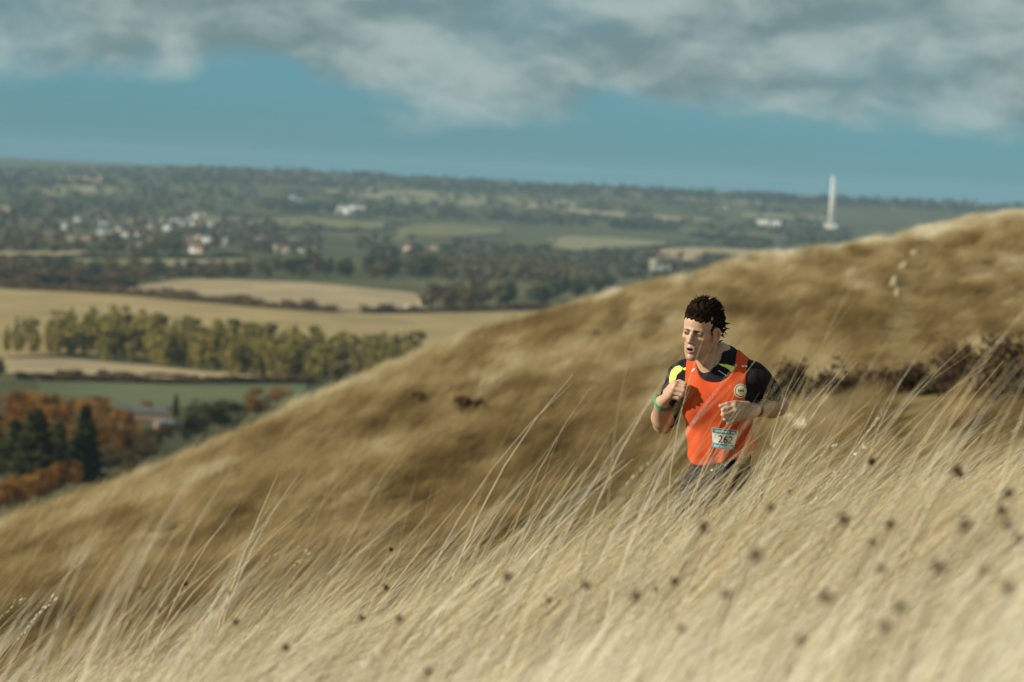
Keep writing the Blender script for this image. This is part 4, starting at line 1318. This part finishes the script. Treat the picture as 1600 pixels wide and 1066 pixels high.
# hair: a cap under loose wavy locks
def hair_sdf(P):
    q = hl(P)
    zl = np.interp(q[:, 1], [-.2, -.05, -.02, .005, .03, .055, .075, .12], [-.062, -.050, .014, -.014, .0, .026, .050, .054]) - .012 * np.clip((q[:, 0] - .02) / .02, 0, 1) + np.where(q[:, 1] > .05, .004 - q[:, 0] * .12 + .0035 * np.sin(q[:, 0] * 260 + 1), 0)
    nz = .006 * np.sin(q[:, 0] * 170 + 3 * np.sin(q[:, 2] * 60)) * np.sin(q[:, 1] * 130 + q[:, 2] * 70)
    cap = ell(q, (0, -.020, .040), (.0765, .100, .090)) + nz
    top = ell(q, (-.004, .020, .108), (.050, .058, .024)) + nz * 1.2
    frn = ell(q, (0, .042, .052), (.0625, .0515, .055)) + nz * .5
    return smax(smin(smin(cap, frn, .01), top, .02), (zl - q[:, 2]) * .7, .006) * HS


VC, FC = nets(hair_sdf, *bounds([hw((-.1, -.14, -.08)), hw((.1, .12, .16)), hw((.1, -.14, .16)), hw((-.1, .12, -.08))], .01), .0028)
hr_ = np.random.default_rng(8)
lk = [(VC, FC)]


def lock(p0, d0, ln, r0, curl, seg=8, grav=0.):
    P_ = [np.array(p0, float)]; d = np.array(d0, float); d /= np.linalg.norm(d)
    ph = hr_.uniform(0, 6.28)
    for s_ in range(seg):
        side = np.array((math.cos(ph + s_ * .9), math.sin(ph + s_ * .9), math.sin(ph * 2 + s_ * .8)))
        d = d + side * curl + np.array((0, 0, -grav)); d /= np.linalg.norm(d)
        P_.append(P_[-1] + d * ln / seg)
    rr = [r0 * (1 - (k / seg) ** 2 * .85) * (.75 if k == 0 else 1) for k in range(seg + 1)]
    v, f_ = tube([hw(p) for p in P_], [r * HS for r in rr], 5)
    f4 = np.array([t if len(t) == 4 else (t[0], t[1], t[2], t[2]) for t in f_ if len(t) == 4])
    lk.append((np.array(v), f4))


def hug(p, d, ln, r0, rise, seg=9, wav=.5):
    """a lock that follows the skull, waving from side to side, its tip lifting off"""
    c0, rr0 = np.array((0, -.020, .040)), np.array((.080, .103, .094))
    P_ = []; p = np.array(p, float); d = np.array(d, float); ph = hr_.uniform(0, 6.28)
    for k in range(seg + 1):
        n_ = (p - c0) / rr0; sc = np.linalg.norm(n_); n_ /= sc
        t = k / seg
        P_.append(c0 + n_ * rr0 * (max(.97, min(sc, 1.10)) + rise * t ** 1.5))
        nn_ = n_ / rr0; nn_ /= np.linalg.norm(nn_)
        d = d - nn_ * (d @ nn_); d /= np.linalg.norm(d)
        sd = np.cross(nn_, d)
        p = P_[-1] + (d + sd * wav * math.sin(ph + k * 1.1)) * ln / seg
    rr = [r0 * (.8 + .5 * math.sin(math.pi * min(1, k / seg + .2)) - .9 * (k / seg) ** 3) for k in range(seg + 1)]
    v, f_ = tube([hw(q_) for q_ in P_], [max(r, .0006) * HS for r in rr], 6)
    lk.append((np.array(v), np.array([t for t in f_ if len(t) == 4])))


for _ in range(620):
    a = hr_.uniform(-math.pi, math.pi); z_ = hr_.uniform(-.25, 1)
    n_ = np.array((math.cos(a) * math.sqrt(1 - z_ * z_), math.sin(a) * math.sqrt(1 - z_ * z_), z_))
    p = np.array((0, -.020, .040)) + n_ * np.array((.080, .103, .094))
    if p[1] > .035 and p[2] < .080: continue
    if p[1] > -.03 and p[2] < .040: continue
    d = np.array((.25 * np.sign(p[0]), -1, .12)) + hr_.normal(0, .28, 3)
    hug(p, d, hr_.uniform(.035, .075), hr_.uniform(.0014, .0034), hr_.uniform(.02, .13) + (.12 if p[2] > .115 else 0))
for _ in range(130):                       # the raised, tousled quiff
    p = np.array((hr_.uniform(-.050, .030), hr_.uniform(.0, .066), .0)); p[2] = .124 - p[1] ** 2 * 7 - p[0] ** 2 * 6
    hgt = .030 + .030 * math.exp(-((p[0] + .012) / .022) ** 2)
    lock(p, (hr_.normal(.10, .25), -.45 + hr_.normal(0, .2), .8), hgt * hr_.uniform(.9, 1.4), hr_.uniform(.0016, .0036), .42, 9, .17)
for _ in range(120):                       # fringe swept up off the forehead
    x_ = hr_.uniform(-.058, .050)
    hug((x_, .088 - x_ * x_ * 9, .062), (hr_.normal(.55, .3), -.2, 1), hr_.uniform(.03, .055), hr_.uniform(.0014, .003), hr_.uniform(.05, .20))
for _ in range(22):                       # flick behind the ear and nape
    lock((.070 + hr_.normal(0, .004), -.072 + hr_.normal(0, .014), .010 + hr_.normal(0, .02)), (.55, -.8, .2 + hr_.normal(0, .25)), hr_.uniform(.02, .042), hr_.uniform(.0026, .0042), .3)
for k_ in range(5):                       # wet strands over the temple
    lock((.040 + k_ * .003, .064 - k_ * .004, .060), (.10, .12, -1), .045 + .014 * hr_.uniform(0, 1), .0016, .05)
for k_ in range(34):
    yt = hr_.uniform(.012, .060)
    lock((.064 - max(0, yt - .02) ** 2 * 8, yt, .052 + hr_.normal(0, .008)), (.06, -.12, -1), hr_.uniform(.026, .05) * (1.0 if yt < .045 else .7), .0030, .07)
Vh_, Fh_ = stack(lk)
child('hair', Vh_, Fh_, HAIRM)


# ---- clothes
COL0, COL1 = J(1109, 556, -.075), J(1099, 525, -.10)
def wrinkle(q, amp):
    return amp * (np.sin(q[:, 2] * 70 + q[:, 0] * 55 + 2.0 * np.sin(q[:, 0] * 22)) * .5 + np.sin(q[:, 2] * 41 - q[:, 0] * 63 + 1.3) * .5)


def shirt_sdf(P):
    q = tl(P)
    body_ = torso_sdf(P) - .008 + wrinkle(q, .0012)
    d = body_
    for s, e, w, cut in ((SHR, ELR, WRR, .90), (SHL, ELL_, WRL, .61)):
        ax = (e - s) / np.linalg.norm(e - s); ln = np.linalg.norm(e - s)
        t = (P - s) @ ax
        sl_ = cone(P, s, e, .053, .051) + .0022 * np.sin(t * 95 + 2.5 * np.sin((P @ np.array((30., 10., 20.))))) 
        d = smin(d, smax(sl_, t - ln * cut, .003), .03)
    d = smax(d, q[:, 2] - .070, .006)
    d = smax(d, -(cone(P, COL0, COL1, .054, .058)), .004)                    # round collar opening
    return smax(d, -(q[:, 2] + .45), .004)


def vest_sdf(P):
    q = tl(P)
    loose = .0125 + .012 * np.clip((-q[:, 2] - .2) / .25, 0, 1)
    low = np.clip((-q[:, 2] - .18) / .2, 0, 1)
    ph = (q[:, 0] * .88 - q[:, 2] * .42) * 130 + 1.5 * np.sin(q[:, 2] * 25 + 1)
    folds = -low * (.014 * (.5 + .5 * np.sin(ph)) ** 1.5 * np.clip((q[:, 0] + .06) / .08, .25, 1)
                    + .005 * (.5 + .5 * np.sin((q[:, 0] * .5 + q[:, 2] * .9) * 62 + 2)))
    d = torso_sdf(P) - loose + folds + wrinkle(q, .0019) + .0028 * np.sin(q[:, 2] * 26 - q[:, 0] * 40 + 2 * np.sin(q[:, 0] * 18)) * np.clip((-q[:, 2] - .05) / .1, 0, 1)
    nk = (np.abs(q[:, 0] / .077) ** 2.4 + (np.maximum(.045 - q[:, 2], 0) / .078) ** 2.4) ** (1 / 2.4) - 1
    d = smax(d, -np.minimum(nk * .07, 1), .003)
    xa = .120 + .050 * np.clip((-q[:, 2] - .10) / .10, 0, 1) ** 2
    d = smax(d, np.where(q[:, 2] > -.23, np.abs(q[:, 0]) - xa, -1.0), .003)
    hem = -.368 + .008 * np.sin(q[:, 0] * 30 + 1) + .16 * q[:, 0] + 1.2 * q[:, 0] ** 2
    return smax(d, hem - q[:, 2], .004)


bb = bounds([tw((-.2, -.16, -.5)), tw((.2, .16, .12)), tw((-.2, .16, .12)), tw((.2, -.16, -.5)), SHR, SHL, ELR, ELL_], .07)
shirt = child('shirt', *nets(shirt_sdf, *bb, .0042), SHIRTM)
bb = bounds([tw((a, b, c)) for a in (-.19, .19) for b in (-.16, .16) for c in (-.46, .1)], .0)
vest = child('vest', *nets(vest_sdf, *bb, .0034), VESTM)


def shorts_sdf(P):
    q = tl(P)
    r = torso_sdf(P) - .012
    for h_, k_ in ((HJR, KNR), (HJL, KNL)):
        ax = (k_ - h_) / np.linalg.norm(k_ - h_); t = (P - h_) @ ax
        r = smin(r, smax(cone(P, h_, k_, .094, .096), t - np.linalg.norm(k_ - h_) * .55, .004), .035)
    r = r + .003 * np.sin(P @ np.array((60., 20., 50.)))
    return smax(r, q[:, 2] + .375, .004)


bb = bounds([HIP + TR[2] * .14, HJR, HJL, KNR, KNL], .16)
shorts = child('shorts', *nets(shorts_sdf, *bb, .006), SHORTM)
# shoes and socks
for k_, a_ in ((KNR, ANR), (KNL, ANL)):
    sh = (a_ - k_) / np.linalg.norm(a_ - k_)
    ft = fh - sh * (fh @ sh) * (.15 if a_ is ANR else 1.0); ft /= np.linalg.norm(ft)
    up_ = np.cross(np.cross(ft, -sh), ft); up_ /= np.linalg.norm(up_)
    heel, toe = a_ - up_ * .05 - ft * .045, a_ - up_ * .062 + ft * .155
    child('shoe', *nets(lambda P: smax(union([cone(P, heel, toe, .040, .030), cone(P, a_ - up_ * .01, heel + ft * .03, .042, .045)], .03), -((P - a_) @ up_) - .085, .004), *bounds([heel, toe, a_], .06), .006), RUBBERM)
    child('sock', *nets(lambda P: cone(P, a_ - sh * .09, a_ + sh * .01, .043, .038), *bounds([a_ - sh * .1, a_], .05), .007), WHITEM)


# prints laid on the cloth: follow a sight line to the cloth, then sit just above it
def on_cloth(px, py, sdf, lift):
    d = at(px, py, 1.0); d = d / np.linalg.norm(d, axis=-1, keepdims=True)
    t = np.full(len(d), RUN_Y - .45)
    for _ in range(60): t = t + np.clip(sdf(d * t[:, None]), -.02, .05) * .75
    p = d * t[:, None]
    e_ = .004
    g_ = np.stack([sdf(p + np.eye(3)[i] * e_) - sdf(p - np.eye(3)[i] * e_) for i in range(3)], -1)
    g_ /= np.linalg.norm(g_, axis=1)[:, None] + 1e-9
    return p + g_ * lift


def in_poly(x, y, poly):
    r = np.zeros(len(x), bool); n_ = len(poly)
    for i in range(n_):
        (x0, y0_), (x1, y1) = poly[i], poly[(i + 1) % n_]
        c_ = (y0_ > y) != (y1 > y)
        r ^= c_ & (x < (x1 - x0) * (y - y0_) / (y1 - y0_ + 1e-12) + x0)
    return r


def decal(name, poly, sdf, lift, mat, parent, step=.5):
    P_ = np.array(poly, float); lo, hi = P_.min(0), P_.max(0)
    nx, ny = int((hi[0] - lo[0]) / step) + 2, int((hi[1] - lo[1]) / step) + 2
    gx, gy = np.meshgrid(lo[0] + step * np.arange(nx), lo[1] + step * np.arange(ny), indexing='ij')
    W_ = on_cloth(gx.ravel(), gy.ravel(), sdf, lift)
    q_ = np.arange(nx * ny).reshape(nx, ny)
    Q = np.stack([q_[:-1, :-1], q_[:-1, 1:], q_[1:, 1:], q_[1:, :-1]], -1).reshape(-1, 4)
    cx = gx.ravel()[Q].mean(1); cy = gy.ravel()[Q].mean(1)
    Q = Q[in_poly(cx, cy, poly)]
    u_, iv = np.unique(Q, return_inverse=True)
    return child(name, W_[u_], iv.reshape(Q.shape), mat, parent)


zoom4 = lambda L_: [(1010 + a / 7.61, 550 + b / 7.61) for a, b in L_]
decal('shirt_panel', zoom4([(395, 165), (435, 190), (425, 220), (365, 275), (350, 330), (300, 380), (278, 365), (276, 300), (300, 225), (345, 180)]), shirt_sdf, .0022, LIMEM, shirt)
decal('shirt_panel', zoom4([(440, 195), (500, 178), (500, 195), (455, 220), (436, 212)]), shirt_sdf, .0022, LIMEM, shirt)
decal('shirt_panel', [(1122, 568), (1137.5, 570), (1150, 574.5), (1150, 582), (1146, 585), (1139.7, 578.5), (1133, 574), (1127, 571.5)], shirt_sdf, .0022, LIMEM, shirt)
for k_ in range(5):
    a_, b_ = 1123 + k_ * 2.5, 578.5 + k_ * 1.7
    decal('shirt_print', [(a_, b_), (a_ + 1.8, b_ + 1.2), (a_ + 1.5, b_ + 2.3), (a_ - .3, b_ + 1.1)], shirt_sdf, .002, WHITEM, shirt, .3)
decal('vest_tab', [(1080.5, 580), (1085, 575.6), (1086.2, 576.8), (1081.7, 581.2)], vest_sdf, .002, WHITEM, vest, .4)
for a_ in (1159.2, 1163.6):
    decal('vest_tab', [(a_, 571), (a_ + 3.4, 571.8), (a_ + 3.4, 574), (a_, 573.2)], vest_sdf, .002, WHITEM, vest, .4)
circ = lambda cx, cy, r, n_=28: [(cx + r * math.cos(2 * math.pi * k / n_), cy + r * 1.05 * math.sin(2 * math.pi * k / n_)) for k in range(n_)]
badge = decal('badge', circ(1157, 611, 10.3), vest_sdf, .0030, CREAMM, vest, .4)
decal('badge_ring', circ(1157, 611, 8.9), vest_sdf, .0042, INKM, badge, .4)
decal('badge_centre', circ(1157, 611, 7.7), vest_sdf, .0054, CREAMM, badge, .4)
for k_ in range(4):
    a_ = 1153 + k_ * 2.2
    decal('badge_print', [(a_, 608.6), (a_ + 1.5, 608.9), (a_ + 1.5, 612.6 + (k_ % 2) * .8), (a_, 612.2)], vest_sdf, .0066, INKM, badge, .35)

# the race number: a sheet pinned on the vest
BC = [(1112.2, 667.6), (1153.2, 672.2), (1146.0, 703.0), (1114.0, 697.0)]      # TL TR BR BL


def bibpx(u, v):
    u, v = np.asarray(u, float), np.asarray(v, float)
    tp = np.outer(1 - u, BC[0]) + np.outer(u, BC[1]); bt = np.outer(1 - u, BC[3]) + np.outer(u, BC[2])
    return tp * (1 - v[:, None]) + bt * v[:, None]


def smooth_vest(P): return torso_sdf(P) - .040


def bibquad(name, u0, u1, v0, v1, lift, mat, parent, n_=14):
    gu, gv = np.meshgrid(np.linspace(u0, u1, n_), np.linspace(v0, v1, n_), indexing='ij')
    p = bibpx(gu.ravel(), gv.ravel())
    curl = .004 * np.sin(gu.ravel() * 5) * gv.ravel() + .004 * gv.ravel() ** 3
    T_ = on_cloth(p[:, 0], p[:, 1], smooth_vest, 0) ; T2 = on_cloth(p[:, 0], p[:, 1], smooth_vest, 1.0) - T_
    A_ = T_ + T2 * (lift + curl)[:, None]; B_ = A_ - T2 * .0007
    q_ = np.arange(n_ * n_).reshape(n_, n_)
    top = np.stack([q_[:-1, :-1], q_[:-1, 1:], q_[1:, 1:], q_[1:, :-1]], -1).reshape(-1, 4)
    return child(name, np.concatenate([A_, B_]), np.concatenate([top, top[:, ::-1] + n_ * n_]), mat, parent)


bib = bibquad('race_number', 0, 1, 0, 1, .003, BIBM, person)
bibquad('printed_band', .02, .98, .01, .24, .0045, TEALM, bib)
bibquad('printed_band', .0, .98, .76, 1.0, .0045, TEALM, bib)


def bibtext(name, s, u0, u1, v0, v1, mat, bold=0.0):
    cu = bpy.data.curves.new(name, 'FONT'); cu.body = s; cu.offset = bold; cu.resolution_u = 4
    to = bpy.data.objects.new(name, cu); COL.objects.link(to)
    bpy.context.view_layer.update()
    me = bpy.data.meshes.new_from_object(to.evaluated_get(bpy.context.evaluated_depsgraph_get()))
    bpy.data.objects.remove(to); bpy.data.curves.remove(cu)
    c_ = np.array([v.co[:] for v in me.vertices]); lo, hi = c_.min(0), c_.max(0)
    u = u0 + (u1 - u0) * (c_[:, 0] - lo[0]) / (hi[0] - lo[0]); v = v1 - (v1 - v0) * (c_[:, 1] - lo[1]) / (hi[1] - lo[1])
    p = bibpx(u, v)
    curl = .004 * np.sin(u * 5) * v + .004 * v ** 3
    T_ = on_cloth(p[:, 0], p[:, 1], smooth_vest, 0); T2 = on_cloth(p[:, 0], p[:, 1], smooth_vest, 1.0) - T_
    W_ = T_ + T2 * (.0085 + curl)[:, None]
    child(name, W_, [tuple(f.vertices) for f in me.polygons], mat, bib, False)


bibtext('number_print', '262', .26, .86, .30, .70, INKM, .012)
bibtext('lower_print', 'HALF MARATHON', .10, .90, .82, .93, WHITEM, .01)
for k_ in range(11):
    if k_ == 8: continue
    bibquad('upper_print', .15 + k_ * .068, .15 + k_ * .068 + .045, .08, .17, .0062, WHITEM, bib, 3)


# wrist things
def ring(c, ax, r, t, wid, mat, name, n_=32, sq=1.0, side=None):
    ax = np.asarray(ax, float) / np.linalg.norm(ax)
    a = np.cross(ax, (0, 1, 0)); a /= np.linalg.norm(a); b = np.cross(ax, a)
    V, Fc = [], []
    pr = [(-wid / 2, 0), (-wid / 2, t * .7), (-wid * .3, t), (wid * .3, t), (wid / 2, t * .7), (wid / 2, 0)]
    for i in range(n_):
        th = 2 * math.pi * i / n_; e_ = a * math.cos(th) + b * math.sin(th)
        for o_, q_ in pr: V.append(c + ax * o_ + e_ * (r + q_))
    k = len(pr)
    for i in range(n_):
        for j in range(k): Fc.append((i * k + j, i * k + (j + 1) % k, ((i + 1) % n_) * k + (j + 1) % k, ((i + 1) % n_) * k + j))
    return child(name, V, Fc, mat, person), a, b


axr = WRR - ELR
ring(WRR + axr / np.linalg.norm(axr) * -.012, np.array((.55, -.55, .55)), .033, .004, .011, GREENM, 'wristband')
axl = (WRL - ELL_) / np.linalg.norm(WRL - ELL_)
wo, a_, b_ = ring(WRL - axl * .022, axl, .0285, .004, .021, RUBBERM, 'watch')
cc = WRL - axl * .022
nn = np.array((.12, -.70, .70)); nn -= axl * (nn @ axl); nn /= np.linalg.norm(nn); tt_ = np.cross(axl, nn)
V = [cc + nn * h_ + (axl * math.cos(2 * math.pi * k / 24) + tt_ * math.sin(2 * math.pi * k / 24)) * r_ for h_, r_ in ((.027, .019), (.037, .019), (.039, .016), (.0385, .0)) for k in range(24)]
child('watch_case', V, [(i * 24 + j, i * 24 + (j + 1) % 24, (i + 1) * 24 + (j + 1) % 24, (i + 1) * 24 + j) for i in range(3) for j in range(24)], plain('watch_case', (.03, .03, .033), .25), wo)
# drawstring ends on the shorts
for px, py in ((1112.5, 734), (1132.5, 727)):
    decal('reflective_dot', circ(px, py, 1.6, 10), shorts_sdf, .003, WHITEM, shorts, .4)
# ------------------------------------------------------------------ the air over the valley
hz = mesh_obj('haze', *boxv(-6700, 6700, -400, 18400, -300, 42), None)
tag(hz, 'thin blue haze over the whole valley', kind='stuff')
hm = bpy.data.materials.new('haze'); hm.use_nodes = True
hm.node_tree.nodes.clear()
ho = hm.node_tree.nodes.new('ShaderNodeOutputMaterial'); hv = hm.node_tree.nodes.new('ShaderNodeVolumePrincipled')
hv.inputs['Color'].default_value = (.44, .70, .88, 1); hv.inputs['Density'].default_value = 3.1e-5; hv.inputs['Anisotropy'].default_value = 0.0
hm.node_tree.links.new(hv.outputs[0], ho.inputs['Volume'])
hz.data.materials.append(hm)
